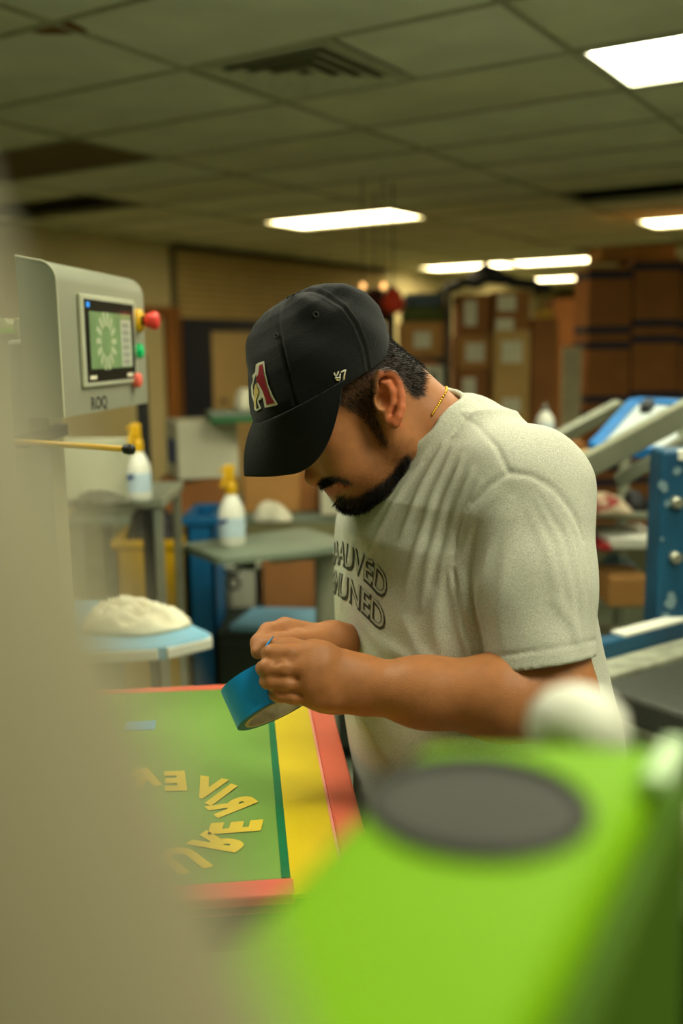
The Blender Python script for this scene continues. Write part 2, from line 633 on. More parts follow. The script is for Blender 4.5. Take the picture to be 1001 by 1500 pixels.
def table(name, label, cat, c, lx, ly, z, thick, rz, mtop, mleg, leg=0.02, inset=0.05, shelf=None, legs=True):
    t = thing(name, label, cat, (c[0], c[1], 0), rz)
    ca, sa = math.cos(rz), math.sin(rz)
    X, Y = np.array([ca, sa, 0]), np.array([-sa, ca, 0])
    o = np.array([c[0], c[1], 0.0])
    MB().frame_box(o + EZ * (z - thick / 2), X, Y, EZ, lx / 2, ly / 2, thick / 2, 0.006).build('top', mtop, t)
    for sx in (-1, 1):
        for sy in (-1, 1):
            p = o + X * sx * (lx / 2 - inset) + Y * sy * (ly / 2 - inset)
            MB().frame_box(p + EZ * (z - thick) / 2, X, Y, EZ, leg, leg, (z - thick) / 2, 0.004).build('leg', mleg, t)
    for zz in shelf or ():
        MB().frame_box(o + EZ * zz, X, Y, EZ, lx / 2 - inset, ly / 2 - inset, 0.012, 0.004).build('shelf', mtop, t)
    return t


def bottle(label, px, ybase, ytop, d, z=None, wpx=38, trigger=True, body=None, cap=None, name='spray_bottle'):
    p = at(px, ybase, d)
    z = p[2] if z is None else z
    H = at(px, ytop, d)[2] - z
    r = wpx * d / FPX / 2
    c = np.array([p[0], p[1], z])
    t = thing(name, label, 'bottle', c)
    hb = H * (0.66 if trigger else 0.8)
    prof = [(r * 0.86, 0), (r, 0.012), (r, hb * 0.62), (r * 0.92, hb * 0.72), (r * 0.55, hb * 0.9), (r * 0.36, hb * 0.97), (r * 0.34, hb)]
    MB().lathe(prof, c, n=28).build('body', body or M_WHITE, t, smooth=True)
    MB().lathe([(r * 1.01, hb * 0.2), (r * 1.012, hb * 0.21), (r * 1.012, hb * 0.55), (r * 1.01, hb * 0.56)], c, n=28).build(
        'wrap_label', mat('bottle label', srgb(186, 206, 214), 0.5, var=0.08, scale=12), t, smooth=True)
    if trigger:
        cm = cap or M_YELLOW
        MB().lathe([(r * 0.42, hb - 0.005), (r * 0.45, hb), (r * 0.45, hb + H * 0.1), (r * 0.36, hb + H * 0.13)], c, n=20).build('collar', cm, t)
        hd = MB()
        hd.frame_box(c + EZ * (hb + H * 0.24) + np.array([-0.004, 0, 0]), (1, 0, 0), (0, 1, 0), EZ, r * 0.42, r * 0.32, H * 0.095, 0.006)
        hd.frame_box(c + EZ * (hb + H * 0.15), (1, 0, 0), (0, 1, 0), EZ, r * 0.28, r * 0.26, H * 0.06, 0.004)
        hd.build('spray_head', cm, t)
        MB().bar(c + EZ * (hb + H * 0.24) + np.array([-r * 0.35, -r * .3, 0]), c + EZ * (hb + H * 0.07) + np.array([-r * 0.62, -r * .5, 0]), 0.012, 0.008, (0, 1, 0), 0.002).build('trigger', cm, t)
        MB().tube([c + EZ * (hb + H * 0.28) + np.array([-r * 0.3, -r * .2, 0]), c + EZ * (hb + H * 0.28) + np.array([-r * 0.75, -r * .5, 0])], r * 0.14, 12).build('nozzle', cm, t)
        b2 = MB()
        b2.frame_box(c + np.array([-r * 0.55, -r * 0.86, hb * 0.5]), np.array([.92, -.38, .3]) / np.linalg.norm([.92, -.38, .3]), np.array([.38, .92, 0]), EZ, r * 0.36, 0.003, 0.006)
        b2.build('blue_print', M_BLUEPRINT, t)
    else:
        MB().lathe([(r * 0.4, hb - 0.004), (r * 0.4, hb + H * 0.06), (r * 0.12, hb + H * 0.12), (r * 0.08, H)], c, n=20).build('nozzle_cap', cap or M_WHITE, t, smooth=True)
    return t


def crumple(name, label, cat, c, rx, ry, h, m, seed, parent=None, folds=1.0, rz=0.0):
    """a heap of cloth or paper: ridged dome"""
    rg = np.random.default_rng(seed)
    n, k = 28, 64
    vs, fs = [], []
    waves = [(rg.integers(2, 6), rg.uniform(0, 6.28), rg.uniform(0.03, 0.09)) for _ in range(5)]
    th = rg.uniform(-0.4, 0.4)
    off = Vector(rg.uniform(0, 50, 3))
    ca, sa = math.cos(rz), math.sin(rz)
    for i in range(n + 1):
        s = i / n
        for j in range(k):
            a = 2 * PI * j / k
            rr = 1 + sum(w * math.sin(q * a + ph) for q, ph, w in waves)
            x, y = math.cos(a) * s * rr, math.sin(a) * s * rr
            z = max(0.0, 1 - s ** 2.6) ** 0.6 * (0.85 - 0.25 * x)
            u, v = x * math.cos(th) + y * math.sin(th), -x * math.sin(th) + y * math.cos(th)
            nz = mnoise.noise(Vector((u * 1.6, v * 4.2, 0)) + off) + 0.5 * mnoise.noise(Vector((u * 3.0, v * 6.0, 4)) + off)
            z = max(0.0, z + folds * 0.5 * (0.32 - abs(nz)) * (1 - s ** 3))
            X, Y = x * rx, y * ry
            vs.append((c[0] + X * ca - Y * sa, c[1] + X * sa + Y * ca, c[2] + 0.002 + z * h))
    for i in range(n):
        for j in range(k):
            j2 = (j + 1) % k
            fs.append((i * k + j, i * k + j2, (i + 1) * k + j2, (i + 1) * k + j))
    fs.append(tuple(n * k + j for j in range(k - 1, -1, -1)))
    o = MB().raw(vs, fs).build(name, m, parent, smooth=True)
    if label:
        tag(o, label, cat)
    return o


# ------------------------------------------------------------------ left mid-ground
# long work table along the left, seen past the man's cap brim
zt1 = at(330, 752, 4.1)[2]
tc_ = at(330, 752, 4.1)
work_table = table('work_table', 'long grey work table carrying the white carton and brown boxes', 'table', (tc_[0] + 0.02, tc_[1] + 0.22, 0), 1.35, 0.6, zt1, 0.035, 0.0,
                   M_PLATEN, M_STEEL, 0.022)
_, z1 = carton('low dark brown carton lying under the white carton', 232, 702, 335, 748, 4.08, 0.36, 0.0, M_CARD2, base=zt1)
_, z2 = carton('white carton with blue print on its end, topmost on the work table', 262, 622, 352, 702, 4.06, 0.26, 0.35, M_WBOX, base=z1 + 0.002,
               height=at(300, 616, 4.1)[2] - z1, paper=())
wb = bpy.data.objects['cardboard_box.001']
# blue print on the carton's end face
wX, wY = np.array([math.cos(.35), math.sin(.35), 0]), np.array([-math.sin(.35), math.cos(.35), 0])
wo = np.array(wb.location)
ww = 90 * 4.06 / FPX
for zz, hh in ((0.62, 0.03), (0.38, 0.02)):
    MB().frame_box(wo - wX * (ww / 2 + 0.001) + wY * 0.13 + EZ * zz * 0.21, wX, wY, EZ, 0.001, 0.075, hh).build('blue_print', M_BLUEPRINT, wb)
carton('mid brown carton behind the cap brim on the work table', 358, 692, 440, 750, 4.1, 0.3, 0.0, M_CARD, base=zt1)
carton('narrow dark red-brown carton on the work table by the chin', 440, 690, 468, 750, 4.12, 0.3, 0.0, M_CARD2, base=zt1)
carton('pale carton on the work table next to the shirt', 470, 700, 520, 750, 4.0, 0.3, 0.0, M_WBOX, base=zt1)
crumple('crumpled_paper', 'crumpled white paper on the work table before the brown carton', 'paper', lift(400, 750, 3.9, zt1), 0.075, 0.05, 0.075, M_WHITECLOTH, 3)
# stacked loose platens on the white carton
pb = at(345, 640, 4.0)
for k, (mm_, dz, lab) in enumerate(((M_GREENBOARD, 0.0, 'green board with a pointed end lying across the white carton'),
                                    (M_PLATEN, 0.022, 'grey-green board lying on top of the green board'))):
    a_ = np.array([at(306, 615, 4.0)[0], at(306, 615, 4.0)[1] - 0.02, z2 + 0.012 + dz])
    b_ = a_ + np.array([0.26, 0.06, 0.0])
    o = MB().bar(a_, b_ + np.array([0.02 * k, 0, 0]), 0.2, 0.02, (0, 0, 1), 0.004).build('board', mm_)
    tag(o, lab, 'board')
crumple('cloth_bundle', 'small white cloth bundle on the boards behind the cap brim', 'cloth', np.array([pb[0] + 0.05, pb[1] + 0.02, z2 + 0.044]), 0.05, 0.05, 0.085, M_WHITECLOTH, 9)

# bins on the floor under the table edge


def bin_(label, x0, x1, ytop, d, m, name='storage_bin', depth=0.32, rim=0.03, base=0.0):
    a, w, _ = rect3(x0, ytop, x1, ytop + 10, d)
    H = at((x0 + x1) / 2, ytop, d)[2]
    H -= base
    c = np.array([a[0], a[1] + depth / 2, base])
    t = thing(name, label, 'bin', c)
    b = MB()
    T = 0.008
    hx, hy = w / 2 - 0.008, depth / 2 - 0.008
    b.frame_box(c + EZ * 0.02, (1, 0, 0), (0, 1, 0), EZ, hx * .9, hy * .9, 0.02)
    for s in (-1, 1):
        b.frame_box(c + np.array([s * (hx - T), 0, H / 2]), (1, 0, 0), (0, 1, 0), EZ, T, hy, H / 2, 0.003)
        b.frame_box(c + np.array([0, s * (hy - T), H / 2]), (1, 0, 0), (0, 1, 0), EZ, hx, T, H / 2, 0.003)
    b.build('body', m, t)
    r = MB()
    for s in (-1, 1):
        r.frame_box(c + np.array([s * hx, 0, H - rim / 2]), (1, 0, 0), (0, 1, 0), EZ, 0.012, hy + 0.01, rim / 2, 0.004)
        r.frame_box(c + np.array([0, s * hy, H - rim / 2]), (1, 0, 0), (0, 1, 0), EZ, hx + 0.01, 0.012, rim / 2, 0.004)
    r.build('rim', m, t)
    return t, H, c


bin_('tall blue plastic bin beside the yellow bin', 268, 316, 757, 3.55, M_BLUE)
_, hyb, cyb = bin_('yellow plastic bin with dark waste heaped in it', 162, 266, 792, 3.5, M_YELLOW)
o = crumple('waste_heap', 'dark heap of waste rising from the yellow bin', 'waste', np.array([cyb[0] + 0.01, cyb[1], hyb - 0.03]), 0.1, 0.12, 0.13, M_BLACK, 21)
zk = 0.5
ka, kb = on_z(318, 925, zk), on_z(560, 925, zk)
lc = thing('shade_cabinet', 'low dark green stand-in added as shaded floor under the pale blue platen and white bin', 'cabinet', ((ka[0] + kb[0]) / 2, ka[1] + 0.3, 0))
M_DKG = mat('dark green stand-in', srgb(34, 42, 28), 0.7, var=0.2, scale=4)  # added cabinet; its dark colour stands in for shaded floor
MB().box(ka[0], kb[0], ka[1] - 0.02, ka[1] + 0.62, 0.06, zk, 0.006).build('body', M_DKG, lc)
MB().box(ka[0] + 0.03, kb[0] - 0.03, ka[1] + 0.03, ka[1] + 0.58, 0.0, 0.06).build('plinth', M_BLACK, lc)
for k in range(2):
    wd_ = (kb[0] - ka[0]) / 2
    MB().box(ka[0] + wd_ * k + 0.008, ka[0] + wd_ * (k + 1) - 0.008, ka[1] - 0.036, ka[1] - 0.021, 0.07, zk - 0.03, 0.004).build('door', M_DKG, lc)
_, _, cw = bin_('narrow white bin with black lettering under the bottle platen', 329, 381, 822, 3.88, M_WBOX, 'waste_bin', 0.2, base=zk + 0.001)
vs, fs = text_mesh('OU', 0.075, 0.002)
wb2 = bpy.data.objects['waste_bin']
p0 = at(350, 848, 3.85)
MB().raw([(p0[0] - v[1], cw[1] - 0.094, p0[2] + v[0]) for v in vs], fs).build('lettering', M_BLACK, wb2)
carton('dark brown carton on the low dark stand-in under the bottle platen', 386, 815, 486, 900, 3.85, 0.3, 0.0, M_CARD2, base=zk + 0.001,
       height=at(430, 818, 3.85)[2] - zk)


# ------------------------------------------------------------------ press platens (each on its own arm and post)
def platen(label, corners, z, thick, m, edge=None, post=None, name='press_platen'):
    """corners: plan polygon"""
    c = sum(np.array(p[:2]) for p in corners) / len(corners)
    t = thing(name, label, 'platen', (c[0], c[1], 0))
    bm = bmesh.new()
    vs = [bm.verts.new((p[0], p[1], z)) for p in corners]
    f = bm.faces.new(vs)
    r = bmesh.ops.extrude_face_region(bm, geom=[f])
    for e in r['geom']:
        if isinstance(e, bmesh.types.BMVert):
            e.co.z -= thick
    bmesh.ops.bevel(bm, geom=[e for e in bm.edges if abs(e.verts[0].co.z - e.verts[1].co.z) > thick * .5], offset=0.03, segments=4, affect='EDGES', profile=0.5)
    bmesh.ops.bevel(bm, geom=[e for e in bm.edges if e.verts[0].co.z > z - 1e-4 and e.verts[1].co.z > z - 1e-4], offset=0.004, segments=2, affect='EDGES', profile=0.5)
    bmesh.ops.recalc_face_normals(bm, faces=list(bm.faces))
    me = bpy.data.meshes.new('board')
    bm.to_mesh(me)
    bm.free()
    ob = link('board', me, m)
    attach(ob, t)
    p = np.array(post if post is not None else (c[0], c[1]))
    MB().bar((c[0], c[1], z - thick - 0.02), (p[0], p[1] + 1e-3, z - thick - 0.02), 0.07, 0.04, (0, 0, 1), 0.006).build('arm', M_STEEL, t)
    MB().lathe([(0.16, 0), (0.16, 0.02), (0.035, 0.03), (0.035, z - thick - 0.02)], (p[0], p[1], 0), n=24).build('post', M_STEEL, t)
    return t


zb_ = 0.885
def onp(px, py, z): return on_z(px, py, z)


cs = [onp(264, 796, zb_), onp(322, 818, zb_), onp(520, 797, zb_), onp(450, 772, zb_)]
bp_ = platen('grey-green press platen carrying the spray bottle with a yellow head', cs, zb_, 0.022, M_PLATEN,
             post=(on_z(430, 795, zb_)[0] + 0.1, on_z(430, 795, zb_)[1] + 0.05))
MB().bar(at(345, 822, 3.15), at(375, 826, 3.15), 0.05, 0.03, (0, 0, 1), 0.004).build('bracket', M_PLATENEDGE, bp_)
pbot = on_z(341, 800, zb_)
bottle('white spray bottle with yellow trigger head and blue print on the platen', 341, 800, 678, float((pbot - CAM) @ CF), zb_, 38)

cs = [on_z(336, 916, zk + 0.022), on_z(500, 922, zk + 0.022), on_z(520, 892, zk + 0.022), on_z(372, 889, zk + 0.022)]
pc4 = sum(cs) / 4
o = MB().prism([(p[0], p[1]) for p in cs], zk + 0.0015, zk + 0.022).build('loose_platen', M_LBLUE)
tag(o, 'pale blue board lying on the low dark green stand-in', 'board')

zr = 0.90
cs = [on_z(60, 958, zr), on_z(240, 948, zr), on_z(316, 930, zr), on_z(205, 880, zr), on_z(60, 880, zr)]
rag_platen = platen('pale blue press platen with white edge and a crumpled cloth on it', cs, zr, 0.028, M_LBLUE, post=tuple(on_z(150, 920, zr)[:2]))
e_ = MB()
for i_ in range(len(cs)):
    a_, b_ = cs[i_], cs[(i_ + 1) % len(cs)]
    cc = sum(cs) / len(cs)
    a_, b_ = a_ + (cc - a_) * 0.02, b_ + (cc - b_) * 0.02
    a_, b_ = a_ + (b_ - a_) * 0.05, b_ + (a_ - b_) * 0.05
    e_.bar(a_ - EZ * 0.016, b_ - EZ * 0.016, 0.012, 0.024, (0, 0, 1), 0.003)
e_.build('edge_strip', M_WHITE, rag_platen)
rc = on_z(190, 925, zr)
crumple('rag', 'crumpled off-white cloth lying on the pale blue platen', 'cloth', (rc[0], rc[1] + 0.03, zr), 0.118, 0.085, 0.050, M_WHITECLOTH, 5, folds=3.0)

# ------------------------------------------------------------------ steel cart, board, bottle and post left of the shutter
zc = at(190, 727, 2.8)[2]
cc = at(170, 727, 2.8)
cart = table('steel_cart', 'steel cart with a thin upright leg beside the yellow bin', 'cart', (cc[0] - 0.07, cc[1] + 0.14, 0), 0.42, 0.36, zc, 0.03, 0.0, M_STEEL, M_STEEL2, 0.012, 0.02, shelf=(0.35,))
bx = at(143, 722, 2.72)
o = MB().frame_box((bx[0], bx[1] + 0.02, zc + 0.085), (1, 0, 0), (0, 1, 0), EZ, 0.092, 0.012, 0.084, 0.003).build('white_sheet', mat('white panel', srgb(190, 190, 160), 0.6, var=0.1, scale=6))
tag(o, 'stained white panel standing on the steel cart behind the yellow rod', 'panel')
o = crumple('dark_rag', 'dark grey rag slumped on the steel cart', 'cloth', lift(150, 722, 2.65, zc), 0.07, 0.035, 0.035, mat('dark cloth', srgb(88, 88, 72), 0.9), 31)
bottle('white jug bottle with yellow trigger standing on the steel cart', 205, 722, 618, 2.7, zc, 34)
# blue paper tray on the table behind the cart
# black post of a stand
pp_ = at(214, 700, 3.3)
st_ = thing('black_stand', 'thin black stand rising behind the console beside the wood trim', 'stand', (pp_[0], pp_[1], 0))
MB().box(pp_[0] - 0.018, pp_[0] + 0.018, pp_[1] - 0.018, pp_[1] + 0.018, 0.02, at(214, 520, 3.3)[2], 0.004).build('post', M_BLACK, st_)
MB().box(pp_[0] - 0.15, pp_[0] + 0.15, pp_[1] - 0.15, pp_[1] + 0.15, 0, 0.02, 0.004).build('foot', M_BLACK, st_)
a_ = at(203, 578, 3.3)
MB().box(a_[0] - 0.05, a_[0] + 0.03, a_[1] - 0.02, a_[1] + 0.02, a_[2] - 0.03, a_[2] + 0.02, 0.004).build('clamp', M_BLACK, st_)

# ------------------------------------------------------------------ background stock
# right-hand columns of banded cartons
d_ = 7.6
z_top = at(890, 392, d_)[2]
bh = 85 * d_ / FPX
order = ['top', 'second', 'third', 'fourth', 'fifth', 'sixth']
for col, (x0, x1, n_, dz, nm) in enumerate(((858, 921, 5, 0.0, 'beside the foam sheet'), (923, 990, 5, 0.06, 'between the other two stacks'), (992, 1060, 5, 0.04, 'farthest from the foam sheet'))):
    ztop = z_top + dz
    nb = int(ztop / bh)
    hh = ztop / nb
    for k in range(nb):
        lab = '%s brown carton with navy bands in the stack %s' % (['topmost', 'second from top', 'third from top', 'fourth from top', 'fifth from top', 'sixth from top'][nb - 1 - k], nm)
        carton(lab, x0, 0, x1, 600, d_ + 0.02 * col, 0.45, 0.0, (M_CARD2, M_CARD)[col == 5], base=hh * k, height=hh - 0.002,
               group='cartons with navy bands in the tall stacks', stripes=(0.1, 0.88), paper=((0.5, 0.45, 0.3, 0.35),) if (k + col) % 3 == 9 else (), tape=False)
carton('plain brown carton lying flat on top of the banded stacks', 880, 375, 990, 392, d_ + 0.05, 0.4, 0.0, M_CARD, base=z_top + 0.062, height=0.1)


def rack(label, x0, x1, ys, d, depth=0.5, name='storage_rack', ytop=None, m=None):
    a = at(x0, 600, d)
    b = at(x1, 600, d)
    t = thing(name, label, 'rack', ((a[0] + b[0]) / 2, a[1] + depth / 2, 0))
    ztop = at(x0, ytop if ytop else ys[0], d)[2]
    for x in (a[0], b[0]):
        for y in (a[1] + 0.015, a[1] + depth - 0.015):
            MB().box(x - 0.02, x + 0.02, y - 0.02, y + 0.02, 0, ztop, 0.003).build('upright', m or M_STEEL, t)
    zs = []
    for y in ys:
        z = at((x0 + x1) / 2, y, d)[2]
        zs.append(z)
        MB().box(a[0], b[0], a[1], a[1] + depth, z - 0.025, z, 0.004).build('shelf_board', m or M_STEEL, t)
    return t, zs


# centre rack behind the neck
rk, zs = rack('dark storage rack of labelled cartons behind the man’s neck'.replace('’', "'"), 575, 656, (524, 580, 700), 6.6, 0.5, m=mat('rack dark', srgb(52, 44, 30), 0.6), ytop=420)
carton('brown carton with a white label beside the cap on the dark rack', 588, 472, 650, 523, 6.62, 0.4, 0, M_CARD, base=zs[0], paper=((0.5, 0.5, 0.4, 0.45),))
t_, _ = carton('white carton with a black mark on the dark rack', 592, 536, 652, 579, 6.62, 0.4, 0, M_WBOX, base=zs[1], paper=((0.7, 0.5, 0.13, 0.55),), pm=M_BLACK)
carton('plain brown carton low on the dark rack', 588, 600, 650, 699, 6.62, 0.4, 0, M_CARD2, base=zs[2], height=0.4)
# things on top shelf of the dark rack
ztp = at(620, 472, 6.62)[2]
tt = at(615, 470, 6.7)
o = MB().box(tt[0] - 0.12, tt[0] + 0.16, tt[1] - 0.1, tt[1] + 0.15, ztp + 0.001, ztp + 0.1, 0.02).build('folded_fabric', mat('olive fabric', srgb(84, 92, 40), 0.9))
tag(o, 'folded olive fabric on the brown carton beside the cap', 'fabric')
o = MB().box(tt[0] - 0.1, tt[0] + 0.14, tt[1] - 0.08, tt[1] + 0.13, ztp + 0.102, ztp + 0.19, 0.02).build('folded_fabric', mat('slate fabric', srgb(84, 96, 104), 0.9))
tag(o, 'folded slate blue fabric on the olive fabric', 'fabric')
# red bag hanging from the ceiling hook, two small warm bulbs on a cord
hb_ = at(576, 440, 6.2)
bag = thing('hanging_bag', 'bright red bag hanging on a cord behind the cap', 'bag', (hb_[0], hb_[1], hb_[2] - 0.1))
MB().lathe([(0.02, -0.08), (0.06, -0.07), (0.075, -0.02), (0.05, 0.05), (0.02, 0.075)], hb_, n=20).build('body', mat('red fabric', srgb(190, 52, 20), 0.7), bag, smooth=True)
MB().tube([hb_ + EZ * 0.07, np.array([hb_[0], hb_[1], CEIL + 0.005])], 0.004, 8).build('cord', M_BLACK, bag)
hd_ = at(550, 447, 6.6)
bag2 = thing('hanging_bag', 'dark maroon bag hanging beside the red bag', 'bag', (hd_[0], hd_[1], hd_[2] - 0.1))
MB().lathe([(0.03, -0.12), (0.09, -0.1), (0.1, 0.0), (0.06, 0.09), (0.02, 0.11)], hd_, n=20).build('body', mat('maroon fabric', srgb(70, 22, 14), 0.8), bag2, smooth=True)
MB().tube([hd_ + EZ * 0.1, np.array([hd_[0], hd_[1], CEIL + 0.005])], 0.004, 8).build('cord', M_BLACK, bag2)
for px, lab in ((532, 'small glowing amber bulb farther from the red bag'), (562, 'small glowing amber bulb closer to the red bag')):
    p = at(px, 419, 6.0)
    bl = thing('pendant_bulb', lab, 'bulb', p)
    MB().lathe([(0.001, -0.018), (0.012, -0.014), (0.018, 0), (0.012, 0.014), (0.008, 0.02)], p, n=16).build('bulb', mat('amber bulb', (1, .6, .25, 1), 0.4, emit=(1, 0.5, 0.16), estr=2.2), bl, smooth=True)
    MB().tube([p + EZ * 0.018, np.array([p[0], p[1], CEIL + 0.005])], 0.003, 8).build('cord', M_BLACK, bl)

# big stack with paper labels, under the navy tarp
d_ = 6.9
zf = 0.0
cols = [(664, 722, (436, 500, 545, 628), 0), (722, 768, (440, 505, 640), 0.03)]
defs = [
    ('red-brown carton with two white labels under the navy tarp', 672, 432, 742, 492, 7.3, M_CARD2, ((0.27, 0.55, 0.3, 0.6), (0.75, 0.6, 0.42, 0.5))),
    ('tan carton with a pale square label beside the dark rack', 668, 492, 716, 538, 6.9, M_CARD, ((0.55, 0.45, 0.5, 0.55),)),
    ('brown carton with a tall pale label, lowest by the collar', 670, 540, 716, 606, 6.9, M_CARD2, ((0.35, 0.45, 0.4, 0.55),)),
    ('tall pale tan carton with two white labels', 716, 488, 774, 640, 6.7, M_CARD3, ((0.5, 0.8, 0.55, 0.16), (0.5, 0.38, 0.5, 0.1))),
    ('tall dark brown carton standing beside the pale tan carton', 776, 472, 812, 640, 6.8, M_CARD2, ()),
]
# build them as standing columns: lower fill cartons keep each column on the floor
def column(cartons, d, depth=0.4):
    z = 0.0
    lo = at((cartons[-1][1] + cartons[-1][3]) / 2, cartons[-1][4], d)[2]
    base_lab = cartons[-1][0]
    n = max(1, round(lo / 0.42))
    for k in range(n):
        carton('plain brown carton, %s from the floor, under the %s' % (['first', 'second', 'third', 'fourth'][k], base_lab.split(' with')[0].split(' standing')[0]), cartons[-1][1], 0, cartons[-1][3], 700, d, depth, 0, M_CARD2, base=z, height=lo / n - 0.001,
               group='plain cartons at the foot of the labelled stacks')
        z += lo / n
    for lab, x0, y0, x1, y1, m, pp in reversed(cartons):
        h = (y1 - y0) * d / FPX
        carton(lab, x0, 0, x1, 700, d, depth, 0, m, base=z, height=h - 0.001, paper=pp, tape=False)
        z += h
    return z


ztA = column([('red-brown carton with a tall white label under the navy tarp', 672, 436, 716, 494, M_CARD2, ((0.35, 0.55, 0.4, 0.6),)),
              ('tan carton with a pale square label above the collar', 668, 494, 716, 540, M_CARD, ((0.55, 0.5, 0.55, 0.55),)),
              ('brown carton with a tall pale label resting behind the collar', 670, 540, 716, 606, M_CARD2, ((0.35, 0.55, 0.4, 0.5),))], 6.9)
ztB = column([('brown carton with a broad white label near the tarp peak', 721, 432, 772, 486, M_CARD2, ((0.35, 0.7, 0.5, 0.4), (0.3, 0.15, 0.5, 0.3))),
              ('tall pale tan carton with two white labels', 721, 486, 774, 640, M_CARD3, ((0.5, 0.8, 0.55, 0.2), (0.5, 0.3, 0.5, 0.14)))], 6.8)
ztC = column([('tall dark brown carton standing between pale tan carton and white bags', 776, 470, 814, 640, M_CARD2, ())], 6.9)
o = MB().frame_box(lift(796, 470, 7.0, ztC + 0.04), (1, 0, 0), (0, 1, 0), EZ, 0.05, 0.06, 0.039, 0.012).build('yellow_pouch', M_YELLOW)
tag(o, 'small yellow pouch on top of the tall dark brown carton', 'pouch')
# pale sheet leaning by the banded stacks
sA = at(836, 640, 7.3)
o = MB().box(sA[0] - 0.07, sA[0] + 0.07, sA[1], sA[1] + 0.05, 0.0, at(836, 508, 7.3)[2], 0.01).build('foam_sheet', mat('foam', srgb(186, 176, 140), 0.8))
tag(o, 'tall off-white foam sheet standing between the cartons', 'sheet')
# navy tarp: peaked cover draped over the stack
tp = at(714, 388, 6.85)
tz = max(ztA, ztB) + 0.05
tarp_v, tarp_f = [], []
NX, NY = 40, 20
xa, xb = at(648, 430, 6.9)[0], at(805, 430, 6.9)[0]
ya, yb = tp[1] - 0.18, tp[1] + 0.42
hp = tp[2] - tz
for i_ in range(NX + 1):
    for j_ in range(NY + 1):
        x, y = xa + (xb - xa) * i_ / NX, ya + (yb - ya) * j_ / NY
        r = math.hypot((x - tp[0]) / 0.16, (y - tp[1] - 0.1) / 0.16)
        z = tz + hp * math.exp(-r * 1.25) + 0.05 * max(0, 1 - abs((x - (xa + xb) / 2) / (xb - xa) * 2)) + 0.012 * math.sin(x * 40 + y * 9)
        z = max(z, tz + 0.012)
        ed = min(i_, NX - i_) / NX
        if ed < 0.04 or j_ == 0:
            z -= 0.05
        tarp_v.append((x, y, z))
for i_ in range(NX):
    for j_ in range(NY):
        a_ = i_ * (NY + 1) + j_
        tarp_f.append((a_, a_ + NY + 1, a_ + NY + 2, a_ + 1))
o = MB().raw(tarp_v, tarp_f).build('tarp', mat('navy tarp', srgb(20, 24, 34), 0.7, var=0.2), None, smooth=True)
sm_ = o.modifiers.new('thickness', 'SOLIDIFY')
sm_.thickness = 0.006
tag(o, 'dark navy tarp with a peak draped over the labelled cartons', 'tarp')

# cartons far back on the left of the dark rack and along the back wall
for k, (x0, x1, y0, y1, dd) in enumerate(((612, 660, 445, 470, 9.6), (806, 852, 440, 500, 9.6))):
    zz = at(x0, y0, dd)[2]
    carton(['dim brown carton standing far behind the dark rack', 'dim brown carton standing far behind the foam sheet'][k], x0, 0, x1, 700, dd, 0.5, 0, M_CARD2, base=0, height=zz, group='dim far cartons')

# ------------------------------------------------------------------ right: second press with raised screen, rack of odds and ends
rk2, zs2 = rack('steel rack of cloth, boards and a carton beyond the sleeve', 845, 968, (756, 806, 892, 980), 3.6, 0.45, ytop=690)
cl = lift(888, 755, 3.68, zs2[0])
crumple('red_cloth', 'red and white cloth heap on the top board of the steel rack', 'cloth', cl, 0.085, 0.08, 0.07, mat('red white cloth', srgb(140, 40, 34), 0.9, col2=srgb(196, 178, 148), scale=14, contrast=(0.45, 0.55)), 41)
cl = lift(930, 755, 3.76, zs2[0])
crumple('black_cloth', 'black cloth heap beside the red cloth on the steel rack', 'cloth', cl, 0.05, 0.07, 0.07, M_BLACK, 43)
o = MB().frame_box(lift(915, 800, 3.76, zs2[1] + 0.022), (1, 0, 0), (0, 1, 0), EZ, 0.10, 0.15, 0.0185, 0.004).build('white_board', M_WHITE)
tag(o, 'thick white board lying on the middle board of the steel rack', 'board')
o = MB().bar(lift(866, 800, 3.7, zs2[1] + 0.012), lift(884, 800, 3.7, zs2[1] + 0.012), 0.25, 0.02, (0, 0, 1), 0.004).build('red_board', mat('red board', srgb(150, 24, 28), 0.5))
tag(o, 'narrow red board beside the white board on the steel rack', 'board')
crumple('plastic_bag', 'pale blue plastic bag on the carton shelf of the steel rack', 'bag', lift(905, 880, 3.93, zs2[2]), 0.1, 0.06, 0.13, mat('bag blue', srgb(110, 140, 150), 0.4), 47)
carton('open brown carton low on the steel rack', 892, 838, 950, 891, 3.62, 0.22, 0, M_CARD, base=zs2[2], height=0.11)

# raised screen of the second press
M_SCRBLUE = mat('screen frame blue', srgb(30, 120, 190), 0.45, var=0.12, scale=9)
M_MESH = mat('screen mesh', srgb(196, 206, 200), 0.5, var=0.06, scale=9)
sc = thing('raised_screen', 'blue-taped screen with white mesh tilted up behind the shoulder', 'screen', on_z(930, 700, 0.9))
A_, B_, D_ = at(872, 655, 2.75), at(930, 590, 3.15), at(1010, 668, 2.55)
E_ = B_ + (D_ - A_)
nrm = np.cross(B_ - A_, D_ - A_)
nrm /= np.linalg.norm(nrm)
for p, q_, nm in ((A_, B_, 'frame_bar'), (B_, E_, 'frame_bar'), (E_, D_, 'frame_bar'), (D_, A_, 'frame_bar')):
    MB().bar(p, q_, 0.035, 0.03, nrm, 0.004).build(nm, M_SCRBLUE, sc)
MB().raw([p + nrm * s for s in (-0.002, 0.002) for p in (A_, B_, E_, D_)], [(0, 1, 2, 3), (7, 6, 5, 4), (0, 4, 5, 1), (1, 5, 6, 2), (2, 6, 7, 3), (3, 7, 4, 0)]).build('mesh', M_MESH, sc)
MB().bar(at(945, 600, 3.0), at(952, 590, 3.05), 0.03, 0.03, nrm, 0.004).build('clamp', M_BLACK, sc)

